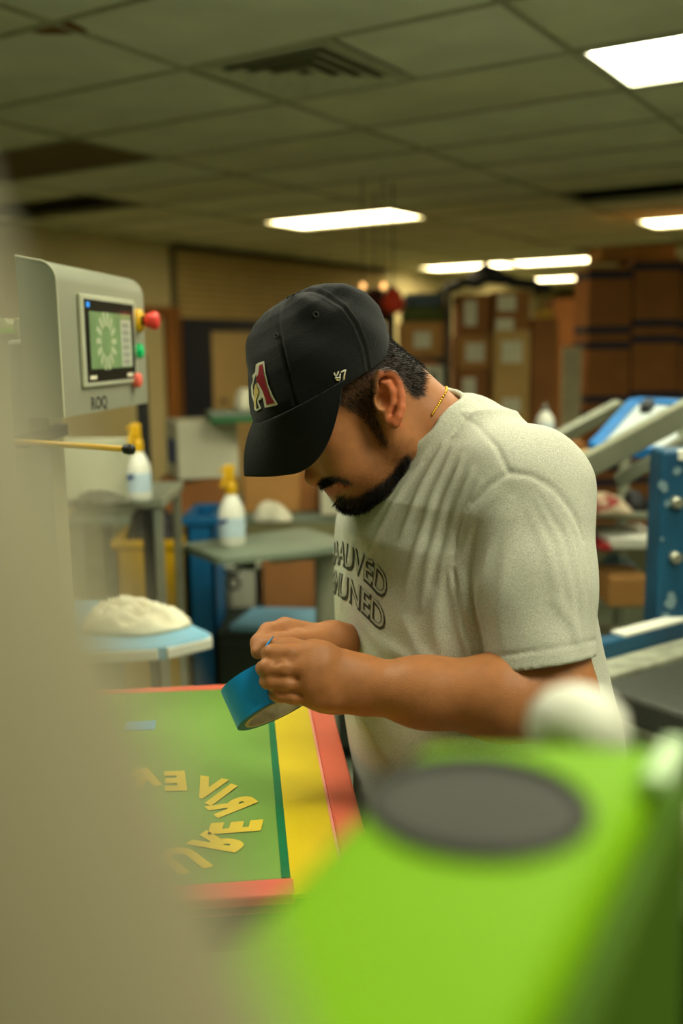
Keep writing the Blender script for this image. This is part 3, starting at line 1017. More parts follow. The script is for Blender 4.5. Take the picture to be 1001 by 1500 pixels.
arm = thing('screen_holder', 'pale grey press arm slanting up beside the blue column', 'arm', on_z(930, 900, 0.5))
P1, P2 = at(838, 694, 2.62), at(1020, 596, 2.5)
MB().bar(P1, P2, 0.03, 0.065, (0, -0.35, 1), 0.006).build('beam', mat('beam grey', srgb(150, 152, 128), 0.5, 0.1, var=0.08), arm)
P3, P4 = at(905, 705, 2.64), at(1025, 636, 2.5)
MB().bar(P3, P4, 0.03, 0.035, (0, -0.35, 1), 0.006).build('lower_beam', M_STEEL, arm)
p_ = at(1012, 620, 2.6)
MB().lathe([(0.2, 0), (0.2, 0.03), (0.05, 0.05), (0.05, p_[2] + 0.05)], (p_[0] + 0.06, p_[1] + 0.12, 0), n=24).build('post', M_STEEL, arm)
MB().bar((p_[0] + 0.06, p_[1] + 0.12, p_[2]), P2, 0.05, 0.05, (0, 0, 1), 0.005).build('bracket', M_STEEL, arm)
arm2 = thing('screen_holder', 'thin grey press arm behind the white squeeze bottle', 'arm', on_z(850, 900, 0.5))
P5, P6 = at(800, 652, 3.1), at(905, 596, 3.4)
MB().bar(P5, P6, 0.03, 0.05, (0, -0.35, 1), 0.005).build('beam', M_STEEL, arm2)
p_ = at(900, 640, 3.38)
PQ = lift(1040, 620, 3.75, 0.0)
MB().lathe([(0.15, 0), (0.15, 0.03), (0.03, 0.05), (0.03, P6[2])], (PQ[0], PQ[1], 0), n=20).build('post', M_STEEL, arm2)
MB().bar(P6, (PQ[0], PQ[1], P6[2] - 0.02), 0.03, 0.03, (0, 0, 1), 0.004).build('bracket', M_STEEL, arm2)
cs = [at(845, 668, 2.85), at(905, 652, 2.85)]
o = MB().bar(at(836, 672, 2.8), at(900, 655, 2.8), 0.03, 0.03, (0, 0, 1), 0.008).build('squeegee', mat('squeegee wood', srgb(190, 160, 110), 0.6))
tag(o, 'pale wooden squeegee resting at the foot of the tilted screen', 'squeegee')
# shelf for squeeze bottle
shz = at(798, 646, 4.2)[2]
sb = at(798, 646, 4.2)
table('side_stand', 'small dark stand carrying the white squeeze bottle', 'stand', (sb[0], sb[1] + 0.05, 0), 0.3, 0.3, shz, 0.03, 0, M_CARD2, M_STEEL, 0.015)
bottle('white squeeze bottle with grey cap beyond the shoulder', 798, 646, 588, 4.2, shz, 27, trigger=False, name='squeeze_bottle', cap=mat('grey cap', srgb(110, 110, 96), 0.5))

# conveyor dryer with blue column
zcv = 0.83
q0, q1, q2 = on_z(868, 958, zcv), on_z(1001, 922, zcv), on_z(905, 1085, zcv)
ux = (q1 - q0) / np.linalg.norm(q1 - q0)
uy = np.array([ux[1], -ux[0], 0])
cv = thing('conveyor_dryer', 'conveyor dryer with dark belt and a worn blue column', 'conveyor', (*(q0 + ux * 0.6 + uy * 0.4)[:2], 0))
Lc = 1.5
ctr = q0 + ux * (Lc / 2 - 0.15) + uy * 0.40
MB().frame_box(ctr - EZ * 0.03, ux, uy, EZ, Lc / 2, 0.26, 0.03, 0.01).build('belt', mat('belt mesh', srgb(58, 60, 50), 0.6, var=0.3, scale=60, stretch=(1, 6, 1)), cv)
for s, c_ in ((-1, mat('rail top', srgb(150, 152, 130), 0.5, var=0.3, scale=20)), (1, M_STEEL)):
    MB().frame_box(ctr + uy * s * 0.31 - EZ * 0.03, ux, uy, EZ, Lc / 2, 0.04, 0.035, 0.006).build('side_rail', c_, cv)
M_WORN = mat('worn blue paint', srgb(10, 62, 90), 0.5, col2=srgb(20, 82, 112), scale=7)
MB().frame_box(ctr + uy * (-0.372) - EZ * 0.01, ux, uy, EZ, Lc / 2, 0.022, 0.05, 0.006).build('blue_side_rail', M_WORN, cv)
MB().frame_box(ctr + uy * (-0.372) + EZ * 0.043, ux, uy, EZ, Lc / 2 - 0.2, 0.02, 0.004, 0.002).build('rail_strip', M_WHITE, cv)
for sx in (-1, 1):
    for sy in (-1, 1):
        p = ctr + ux * sx * (Lc / 2 - 0.06) + uy * sy * 0.3
        MB().frame_box((p[0], p[1], (zcv - 0.06) / 2), ux, uy, EZ, 0.025, 0.025, (zcv - 0.06) / 2, 0.004).build('leg', M_STEEL, cv)
bc = at(967, 905, 2.30)
bw = 0.3
bz0, bz1 = zcv - 0.005, at(965, 657, 2.3)[2]
bcx = np.array([bc[0] + 0.15, bc[1] + 0.06, 0])
colm = MB().frame_box(bcx + EZ * (bz0 + bz1) / 2, (1, 0, 0), (0, 1, 0), EZ, 0.155, 0.05, (bz1 - bz0) / 2, 0.008).build('blue_column', M_WORN, cv)
MB().frame_box(bcx + EZ * (bz1 - 0.01) - np.array([0, 0.045, 0]), (1, 0, 0), (0, 1, 0), EZ, 0.12, 0.01, 0.012, 0.003).build('white_strip', M_WHITE, cv)
rg = random.Random(4)
for (x, y, r) in ((972, 712, 8), (978, 738, 5), (992, 690, 6), (970, 790, 3), (984, 880, 10), (976, 902, 6)):
    p = on_plane(x, y, (0, bcx[1] - 0.0505, 0), np.array([0, 1.0, 0]))
    k = 9
    poly = [(p[0] + math.cos(2 * PI * i_ / k) * r * rg.uniform(.6, 1.2) * 2.3 / FPX, p[2] + math.sin(2 * PI * i_ / k) * r * rg.uniform(.6, 1.4) * 2.3 / FPX) for i_ in range(k)]
    MB().prism(poly, 0, 0.001, lambda u, v, w: (u, bcx[1] - 0.0505 - w, v)).build('paint_chip', mat('chipped paint', srgb(112, 138, 144), 0.7), colm)
for (x, y) in ((990, 735), (988, 815)):
    p = on_plane(x, y, (0, bcx[1] - 0.05, 0), np.array([0, 1.0, 0]))
    MB().lathe([(0.013, 0), (0.013, 0.02), (0.01, 0.024)], p, (0, -1, 0), 16).build('bolt_knob', M_STEEL2, colm)

# ------------------------------------------------------------------ the screen lying before the man
ZS = 1.0
rot = math.radians(5.8)
SX = np.array([math.cos(rot), math.sin(rot), 0])      # across the screen
SY = np.array([-math.sin(rot), math.cos(rot), 0])     # away from the camera
S0 = on_z(392, 1040, ZS)                              # on the dark green line near the far edge
far = float((on_z(320, 1003, ZS) - S0) @ SY)
near = float((on_z(310, 1318, ZS) - S0) @ SY)
xr1 = float((on_z(456, 1045, ZS) - S0) @ SX)
xr2 = float((on_z(520, 1160, ZS) - S0) @ SX)
xl = -0.62
scr = thing('printing_screen', 'screen with green, yellow and orange coating and mirrored yellow lettering', 'screen', S0 - EZ * 0.03)


def sp(u, v, w):
    return S0 + SX * u + SY * v + EZ * w


def slab(u0, u1, v0, v1, w0, w1, name, m, parent, bev=0.0):
    return MB().frame_box(sp((u0 + u1) / 2, (v0 + v1) / 2, (w0 + w1) / 2), SX, SY, EZ, (u1 - u0) / 2, (v1 - v0) / 2, (w1 - w0) / 2, bev).build(name, m, parent)


M_EMUL = mat('green emulsion', srgb(116, 156, 70), 0.32, var=0.14, scale=5, spec=0.5)
M_EMULD = mat('dark green line', srgb(8, 110, 66), 0.4, var=0.15, scale=20)
M_SYEL = mat('yellow coating', srgb(216, 188, 26), 0.42, var=0.08, scale=8)
M_SORA = mat('orange coating', srgb(226, 106, 80), 0.42, var=0.1, scale=8)
M_PINK = mat('pink line', srgb(236, 150, 130), 0.5)
slab(xl, 0.0, near + 0.03, far - 0.022, -0.004, 0.0, 'green_field', M_EMUL, scr)
slab(0.0, 0.0085, near + 0.03, far - 0.022, -0.004, 0.0008, 'green_line', M_EMULD, scr)
slab(0.0085, xr1 - 0.003, near + 0.0, far - 0.022, -0.004, 0.0003, 'yellow_band', M_SYEL, scr)
slab(xr1 - 0.003, xr1, near, far - 0.022, -0.004, 0.0006, 'pink_line', M_PINK, scr)
slab(xr1, xr2, near, far, -0.02, 0.001, 'orange_band', M_SORA, scr, 0.003)
slab(xl, xr1, far - 0.022, far, -0.02, 0.001, 'orange_edge', M_SORA, scr, 0.003)
slab(xl, 0.012, near, near + 0.03, -0.02, 0.001, 'pink_edge', mat('pink edge', srgb(214, 96, 80), 0.5), scr, 0.003)
slab(xl, xr2, near, far, -0.03, -0.006, 'frame_plate', M_BLACK, scr, 0.003)
# patch of blue tape
pb0 = on_z(205, 1064, ZS)
u_, v_ = float((pb0 - S0) @ SX), float((pb0 - S0) @ SY)
o = slab(u_ - 0.02, u_ + 0.02, v_ - 0.016, v_ + 0.016, 0.0002, 0.001, 'tape_patch', mat('pale blue tape', srgb(96, 160, 190), 0.5), None)
tag(o, 'small piece of pale blue tape stuck on the green screen', 'tape')
# mirrored lettering on an arc (tops outwards, running anticlockwise)
M_LET = mat('letter yellow', srgb(220, 190, 50), 0.5, var=0.06)
cen = on_z(236, 1212, ZS)
rad_o = float(np.linalg.norm((on_z(374, 1198, ZS) - cen)))
cu_, cv_ = float((cen - S0) @ SX), float((cen - S0) @ SY)
LH = 0.055
chars = [('U', -68, 0.078), ('R', -36, 0.075), ('E', -8, 0.080), ('R', 27, 0.086), ('I', 48, 0.094), ('V', 65, 0.101), ('E', 86, 0.114), ('R', 103, 0.13)]
for ch, ang, rmid in chars:
    vs, fs = text_mesh(ch, 1.0, 0.055, 0.25)
    vs = vs.copy()
    hgt = vs[:, 1].max() - vs[:, 1].min()
    wid = vs[:, 0].max() - vs[:, 0].min()
    y_ = (vs[:, 1] - vs[:, 1].min()) / hgt * LH
    x_ = (vs[:, 0] - (vs[:, 0].max() + vs[:, 0].min()) / 2) * LH / hgt * 0.72
    a = math.radians(ang)
    er, et = np.array([math.cos(a), math.sin(a)]), np.array([-math.sin(a), math.cos(a)])
    pts = []
    for xx, yy in zip(x_, y_):
        rr = rmid + yy - LH / 2
        w2 = np.array([cu_, cv_]) + er * rr + et * xx
        pts.append(sp(w2[0], w2[1], 0.0012))
    MB().raw(pts, fs).build('letter', M_LET, scr)
# platen and pedestal that carry the screen
pl = thing('screen_pedestal', 'black pedestal table under the green and yellow screen', 'table', sp(-0.28, 0.5 * (near + far), -ZS))
slab(xl + 0.04, xr2 - 0.012, near + 0.03, far - 0.03, -0.075, -0.0302, 'top', M_BLACK, pl, 0.006)
pc_ = sp(-0.28, 0.5 * (near + far), 0)
MB().lathe([(0.25, 0), (0.25, 0.03), (0.06, 0.06), (0.06, ZS - 0.075)], (pc_[0], pc_[1], 0), n=28).build('column', M_STEEL, pl)

# ------------------------------------------------------------------ control console on the left
az = math.radians(6.5)
KU = np.array([math.sin(az), math.cos(az), 0])        # along the cabinet, away from the camera
KV = np.array([math.cos(az), -math.sin(az), 0])       # outwards from the screen face
K0 = at(95, 612, 1.47)
K0 = np.array(K0)
tilt = 0.0


def kp(u, v, w):
    return K0 + KU * u + KV * (v + tilt * w) + EZ * w


M_CONS = mat('console grey', srgb(150, 152, 130), 0.4, 0.25, var=0.05, scale=4)
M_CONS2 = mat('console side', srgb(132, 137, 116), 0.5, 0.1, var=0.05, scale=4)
con = thing('control_console', 'grey press control console with touch screen and coloured push buttons', 'control panel', kp(0.2, -0.03, -0.0))
HK = float(at(98, 383, 1.47)[2] - K0[2])
LK = 0.43
prof = [(-0.06, 0.0), (0.0, 0.0), (0.0, HK - 0.03)]
for k in range(1, 7):
    a = k / 6 * PI / 2
    prof.append((-0.03 + 0.03 * math.cos(a), HK - 0.03 + 0.03 * math.sin(a)))
prof += [(-0.06, HK + 0.006)]
cb = MB()
nP = len(prof)
rings = []
for (u, ins) in ((0.0, 0.0), (LK - 0.03, 0.0), (LK - 0.012, 0.004), (LK, 0.016)):
    rings.append([kp(u, v - (ins if v > -0.05 else -0.0), max(0, w - (ins if w > HK * 0.7 else 0))) for v, w in prof])
cb.raw([p for r in rings for p in r],
       [tuple(range(nP)), tuple(3 * nP + k for k in range(nP - 1, -1, -1))] + [(i * nP + k, i * nP + (k + 1) % nP, (i + 1) * nP + (k + 1) % nP, (i + 1) * nP + k) for i in range(3) for k in range(nP)])
cb.build('housing', M_CONS, con, auto=math.radians(40))
ep = MB()
ep.raw([kp(-0.003 + s, v * 1.0, w) for s in (0.0, 0.0025) for v, w in prof],
       [tuple(range(nP)), tuple(range(2 * nP - 1, nP - 1, -1))] + [(k, (k + 1) % nP, nP + (k + 1) % nP, nP + k) for k in range(nP)])
ep.build('end_cap', M_CONS2, con)
rim = [kp(-0.003, v, w) for v, w in prof[1:]]
MB().tube(rim, 0.0012, 8).build('cap_rim', mat('bright rim', srgb(206, 206, 178), 0.4), con)


def kbox(u0, u1, v0, v1, w0, w1, name, m, parent, bev=0.0):
    c = kp((u0 + u1) / 2, (v0 + v1) / 2, (w0 + w1) / 2)
    return MB().frame_box(c, KU, KV, EZ, (u1 - u0) / 2, (v1 - v0) / 2, (w1 - w0) / 2, bev).build(name, m, parent)


def kface(px, py, v=0.0):
    """point of the console face (offset v) seen along a sight line, in console coordinates"""
    p = on_plane(px, py, K0 + KV * v, KV) - K0
    return float(p @ KU), float(p[2])


u0, w1 = kface(112, 429)
u1, _ = kface(193, 452)
_, w0 = kface(106, 572)
w0 += 0.002
bez = kbox(u0, u1, 0.0, 0.006, w0, w1, 'screen_bezel', mat('bezel aluminium', srgb(196, 198, 172), 0.35, 0.3, var=0.04), con, 0.003)
kbox(u0 + 0.012, u1 - 0.012, 0.0061, 0.0066, w0 + 0.008, w1 - 0.008, 'screen_glass', mat('screen glass', srgb(34, 36, 30), 0.2, var=0.05), bez)
W, H = u1 - u0, w1 - w0
M_LCD = mat('screen picture', srgb(110, 134, 92), 0.3, var=0.14, scale=25, emit=srgb(120, 160, 96), estr=0.12)
kbox(u0 + 0.03, u1 - 0.03, 0.0067, 0.0069, w0 + 0.028, w1 - 0.026, 'screen_picture', M_LCD, bez)
kbox(u1 - 0.085, u1 - 0.032, 0.0070, 0.0071, w0 + 0.03, w1 - 0.036, 'menu_strip', mat('menu strip', srgb(180, 182, 160), 0.3, var=0.05, emit=srgb(180, 182, 160), estr=0.1), bez)
for k in range(6):
    ww = (H - 0.07) / 6
    kbox(u1 - 0.078, u1 - 0.042, 0.0072, 0.0073, w0 + 0.033 + k * ww, w0 + 0.033 + (k + 0.72) * ww, 'menu_button', mat('menu button', srgb(150, 152, 136), 0.3), bez)
ucp, wcp = u0 + 0.03 + (W - 0.115) * 0.5, w0 + H * 0.5
for k in range(14):
    a = 2 * PI * k / 14
    c = kp(ucp + 0.036 * math.cos(a), 0.0071, wcp + 0.036 * math.sin(a))
    er = KU * math.cos(a) + EZ * math.sin(a)
    et = -KU * math.sin(a) + EZ * math.cos(a)
    MB().frame_box(c, er, et, KV, 0.011, 0.0045, 0.0001).build('picture_mark', mat('picture mark', srgb(176, 186, 150), 0.3), bez)
kbox(u0 + 0.02, u0 + 0.034, 0.0067, 0.0072, w1 - 0.02, w1 - 0.012, 'power_light', mat('blue led', srgb(40, 130, 220), 0.3, emit=srgb(40, 130, 220), estr=0.6), bez)
for uu in (u0 + 0.022, u1 - 0.06):
    kbox(uu, uu + 0.03, 0.0067, 0.0069, w0 + 0.012, w0 + 0.018, 'bezel_mark', M_PAPER, bez)


def kbutton(px, py, name, parts):
    u, w = kface(px, py)
    bt = bpy.data.objects.new(name, None)
    C.objects.link(bt)
    bt.empty_display_size = 0.01
    bt.location = kp(u, 0, w)
    attach(bt, con)
    for pn, prof_, m in parts:
        MB().lathe(prof_, kp(u, 0, w), KV, 24).build(pn, m, bt, auto=math.radians(50))


M_RED = mat('red button', srgb(226, 62, 50), 0.4, var=0.05)
kbutton(199, 470, 'emergency_stop', (('yellow_collar', [(0.021, 0.0), (0.021, 0.009), (0.018, 0.012)], M_YELLOW),
                                     ('stem', [(0.009, 0.006), (0.009, 0.026)], M_BLACK),
                                     ('mushroom_head', [(0.010, 0.018), (0.012, 0.02), (0.0155, 0.030), (0.0165, 0.036), (0.014, 0.041), (0.006, 0.043)], M_RED)))
kbutton(198, 514, 'green_button', (('ring', [(0.0145, 0), (0.0145, 0.003)], M_STEEL2), ('cap', [(0.013, 0.002), (0.013, 0.012), (0.011, 0.014)], mat('green button', srgb(0, 196, 112), 0.4))))
kbutton(195, 557, 'red_button', (('ring', [(0.0145, 0), (0.0145, 0.003)], M_STEEL2), ('cap', [(0.013, 0.002), (0.013, 0.012), (0.011, 0.014)], mat('pale red button', srgb(232, 104, 84), 0.4))))
vs, fs = text_mesh('ROQ', 0.034, 0.0006)
ul, wl = kface(134, 600)
vs = vs.copy()
MB().raw([kp(ul + 0.035 + v[0] * 1.0, 0.0006, wl + v[1] * 0.8) for v in vs], fs).build('lettering', mat('engraved black', srgb(40, 40, 34), 0.5), con)
# pedestal that carries the console, and the machine body left of it
pd = MB()
pd.frame_box(kp(0.05, -0.075, -0.3) * np.array([1, 1, 0]) + EZ * ((K0[2] + HK * 0.5) / 2), KU, KV, EZ, 0.04, 0.014, (K0[2] + HK * 0.5) / 2, 0.006)
pd.build('pedestal', M_CONS2, con)
bd0 = at(20, 470, 1.62)
mc = thing('machine_cabinet', 'beige grey press cabinet standing behind the control console', 'machine', (bd0[0] - 0.2, bd0[1] + 0.1, 0))
mb_ = MB()
hz = bd0[2]
xr_ = at(44, 600, 1.62)[0] - 0.012
poly = [(xr_ - 0.45, 0), (xr_, 0), (xr_, hz), (xr_ - 0.012, hz + 0.004), (xr_ - 0.016, hz - 0.006), (xr_ - 0.026, hz - 0.004), (xr_ - 0.03, hz + 0.004), (xr_ - 0.45, hz + 0.004)]
mb_.prism(poly, bd0[1], bd0[1] + 0.2, lambda u, v, w: (u, w, v))
mb_.build('cabinet', mat('cabinet beige', srgb(168, 166, 132), 0.55, var=0.05), mc)
g_ = at(4, 485, 1.6)
MB().box(g_[0] - 0.08, g_[0] + 0.01, bd0[1] - 0.012, bd0[1] - 0.001, g_[2] - 0.003, g_[2] + 0.003).build('lime_strip', mat('lime strip', srgb(130, 190, 40), 0.5), mc)
# yellow rod with black tip
ra, rb = at(20, 647, 1.44), at(186, 658, 1.40)
rd = thing('yellow_rod', 'thin yellow rod with a black ball tip below the control console', 'rod', ra)
MB().tube([ra, rb], [0.0042, 0.0042], 14).build('shaft', M_YELLOW, rd, smooth=True)
dr = (rb - ra) / np.linalg.norm(rb - ra)
MB().lathe([(0.004, -0.006), (0.0068, -0.004), (0.0078, 0.003), (0.0068, 0.01), (0.003, 0.012)], rb, dr, 16).build('tip', M_BLACK, rd, smooth=True)
MB().bar(ra + dr * 0.01, ra + dr * 0.01 + np.array([0.0, bd0[1] - ra[1] + 0.01, 0.0]), 0.02, 0.02, (0, 0, 1), 0.003).build('mount', M_BLACK, rd)

# ------------------------------------------------------------------ foreground: lime press head
ZG = 1.375
M_LIME = mat('lime enamel', srgb(112, 162, 0), 0.6, var=0.05, scale=8, spec=0.12)
gA, gB = on_z(612, 1082, ZG), on_z(992, 1084, ZG)         # far edge
gR, gL = on_z(806, 1440, ZG), on_z(352, 1345, ZG)
gR2, gL2 = gB + (gR - gB) * 1.75, gA + (gL - gA) * 1.45
hd = thing('screen_printing_press', 'glossy lime green press head with a round dark grey pad on top', 'machine', (*(0.5 * (gA + gB))[:2], 0))
bm = bmesh.new()
vs_ = [bm.verts.new((p[0], p[1], ZG)) for p in (gA, gB, gR2, gL2)]
f_ = bm.faces.new(vs_)
r_ = bmesh.ops.extrude_face_region(bm, geom=[f_])
for e in r_['geom']:
    if isinstance(e, bmesh.types.BMVert):
        e.co.z -= 0.11
bmesh.ops.recalc_face_normals(bm, faces=list(bm.faces))
bmesh.ops.bevel(bm, geom=list(bm.edges), offset=0.009, segments=4, affect='EDGES', profile=0.5)
me_ = bpy.data.meshes.new('housing')
bm.to_mesh(me_)
bm.free()
ob_ = link('housing', me_, M_LIME, None, True)
attach(ob_, hd)
pc = on_z(700, 1182, ZG)
rp = 165 * float((pc - CAM) @ CF) / FPX
MB().lathe([(rp * 1.0, 0.0), (rp * 1.0, 0.0015), (rp * 0.95, 0.003), (rp * 0.93, 0.003), (rp * 0.9, 0.001), (0.0001, 0.0005)], pc, n=48).build('round_pad', mat('dark pad', srgb(52, 52, 44), 0.6, var=0.2, scale=20, spec=0.2), hd)
dk = MB()
qa, qb = gR + (gB - gR) * 0.1, gR2
side = np.cross(gR2 - gB, EZ)
side /= np.linalg.norm(side)
if side[0] < 0:
    side = -side
M_DGREEN = mat('dark green enamel', srgb(36, 86, 12), 0.7, var=0.1, spec=0.2)
dk.frame_box((gB + gR2) / 2 + side * 0.03 - EZ * 0.13, (gR2 - gB) / np.linalg.norm(gR2 - gB), side, EZ, np.linalg.norm(gR2 - gB) / 2, 0.04, 0.03, 0.008)
dk.build('lower_arm', M_DGREEN, hd)
sd_ = (gR2 - gB) / np.linalg.norm(gR2 - gB)
MB().frame_box((gB + gR2) / 2 + side * 0.003 - EZ * 0.056, sd_, side, EZ, np.linalg.norm(gR2 - gB) / 2 - 0.006, 0.004, 0.046, 0.002).build('shaded_side', mat('olive side shade', srgb(66, 98, 8), 0.75, var=0.1, spec=0.15), hd)  # darker green laid over this side to stand in for its shade
e1, e2 = gB + (gR - gB) * 0.06, gB + (gR - gB) * 0.3
MB().bar(e1 + EZ * 0.002 + side * 0.001, e2 + EZ * 0.002 + side * 0.001, 0.007, 0.005, (0, 0, 1), 0.002).build('edge_highlight', mat('pale edge highlight', srgb(196, 226, 170), 0.4), hd)  # pale strip standing in for the highlight along the housing edge
gp = (gA + gB) / 2
MB().lathe([(0.12, 0), (0.12, 0.03), (0.04, 0.05), (0.04, ZG - 0.11)], (pc[0] + 0.03, pc[1] + 0.0, 0), n=24).build('post', M_STEEL, hd)
kp_ = at(846, 1072, 0.385)
MB().lathe([(0.006, -0.04), (0.006, -0.012), (0.016, -0.008), (0.0195, 0.0), (0.0185, 0.008), (0.013, 0.0145), (0.006, 0.0175), (0.001, 0.018)], kp_, n=28).build('ball_knob', M_WHITE, hd, smooth=True)
MB().bar(kp_ - EZ * 0.042, (kp_[0], (gA + gB)[1] / 2 - 0.01, kp_[2] - 0.042), 0.02, 0.008, (0, 0, 1), 0.002).build('knob_bracket', M_LIME, hd)
b0_ = at(1000, 1236, 0.36)
bs = bpy.data.objects.new('valve', None)
C.objects.link(bs)
bs.empty_display_size = 0.01
bs.location = b0_
attach(bs, hd)
bs['label'] = 'white plastic valve with two stacked rings'
MB().lathe([(0.006, 0.012), (0.0115, 0.010), (0.0125, 0.0), (0.0115, -0.006), (0.005, -0.008)], b0_ + np.array([0.004, 0, 0]), n=24).build('cap', mat('cream plastic', srgb(232, 214, 180), 0.4), bs, smooth=True)
MB().lathe([(0.006, -0.008), (0.012, -0.0085), (0.0135, -0.016), (0.0125, -0.023), (0.006, -0.025)], b0_ + np.array([0.006, 0, 0]), n=24).build('ring', M_WHITE, bs, smooth=True)
MB().lathe([(0.008, -0.09), (0.008, -0.022)], b0_ + np.array([0.006, 0, 0]), n=20).build('stem', M_BLACK, bs)

# slanted beige brace close to the camera
qa = at(-15, 440, 0.085)
qb = at(362, 1400, 0.085)
dv = (qb - qa) / np.linalg.norm(qb - qa)
perp = np.cross(CF, dv)
perp /= np.linalg.norm(perp)
if perp @ CR > 0:
    perp = -perp
RB = 0.034
qa, qb = qa + perp * RB, qb + perp * RB
lo = qa + dv * ((0.0 - qa[2]) / dv[2])
hi = qa + dv * ((1.9 - qa[2]) / dv[2])
br = thing('slanted_brace', 'thick beige slanted metal brace close in front of the console', 'brace', (lo[0], lo[1], 0))
MB().tube([lo + (hi - lo) * k / 6 for k in range(7)], RB, 40).build('tube', mat('brace beige', srgb(132, 125, 96), 0.6, var=0.04), br, smooth=True)
MB().box(lo[0] - 0.09, lo[0] + 0.09, lo[1] - 0.09, lo[1] + 0.09, 0, 0.012, 0.003).build('foot_plate', M_STEEL, br)

# ------------------------------------------------------------------ smooth-surface modelling (signed distance -> mesh)
def smin(a, b, k):
    h = np.clip(0.5 + 0.5 * (b - a) / k, 0, 1)
    return b * (1 - h) + a * h - k * h * (1 - h)


def smax(a, b, k):
    return -smin(-a, -b, k)


def cone(p, a, b, ra, rb):
    ba = b - a
    t = np.clip(((p - a) @ ba) / (ba @ ba), 0, 1)
    return np.linalg.norm(p - a - t[:, None] * ba, axis=1) - (ra + t * (rb - ra))


def chain(p, pts, rad, k=0.004):
    d = None
    for i in range(len(pts) - 1):
        e = cone(p, pts[i], pts[i + 1], rad[i], rad[i + 1])
        d = e if d is None else smin(d, e, k)
    return d


def polydist(p, pts):
    d = None
    for i in range(len(pts) - 1):
        e = cone(p, pts[i], pts[i + 1], 0, 0)
        d = e if d is None else np.minimum(d, e)
    return d


def near_line(p, pts, reach):
    """indices of points within reach of a polyline's bounding box, with distance and position along it"""
    A = np.array(pts)
    idx = np.flatnonzero(((p > A.min(0) - reach) & (p < A.max(0) + reach)).all(1))
    q = p[idx]
    seg = np.linalg.norm(A[1:] - A[:-1], axis=1)
    tot, acc = seg.sum(), 0.0
    best, tb = np.full(len(q), 1e9), np.zeros(len(q))
    for i in range(len(A) - 1):
        ba = A[i + 1] - A[i]
        t = np.clip(((q - A[i]) @ ba) / (ba @ ba + 1e-15), 0, 1)
        e = np.linalg.norm(q - A[i] - t[:, None] * ba, axis=1)
        m = e < best
        best = np.where(m, e, best)
        tb = np.where(m, (acc + t * seg[i]) / tot, tb)
        acc += seg[i]
    return idx, best, tb


def ridge(p, pts, h, w):
    """soft fold along a polyline, fading out at both ends"""
    out = np.zeros(len(p))
    idx, best, tb = near_line(p, pts, 3 * w)
    if len(idx):
        out[idx] = h * np.sin(np.clip(tb, 0.0, 1) * PI) ** 0.7 * np.exp(-(best / w) ** 1.6)
    return out


def groove(p, pts, h, w):
    out = np.zeros(len(p))
    idx, best, tb = near_line(p, pts, 3 * w)
    if len(idx):
        out[idx] = h * np.exp(-(best / w) ** 2)
    return out


def ellip(p, c, r, R=None):
    q = p - c
    if R is not None:
        q = q @ R
    k0 = np.linalg.norm(q / r, axis=1)
    k1 = np.linalg.norm(q / (np.asarray(r) ** 2), axis=1) + 1e-9
    return k0 * (k0 - 1) / k1


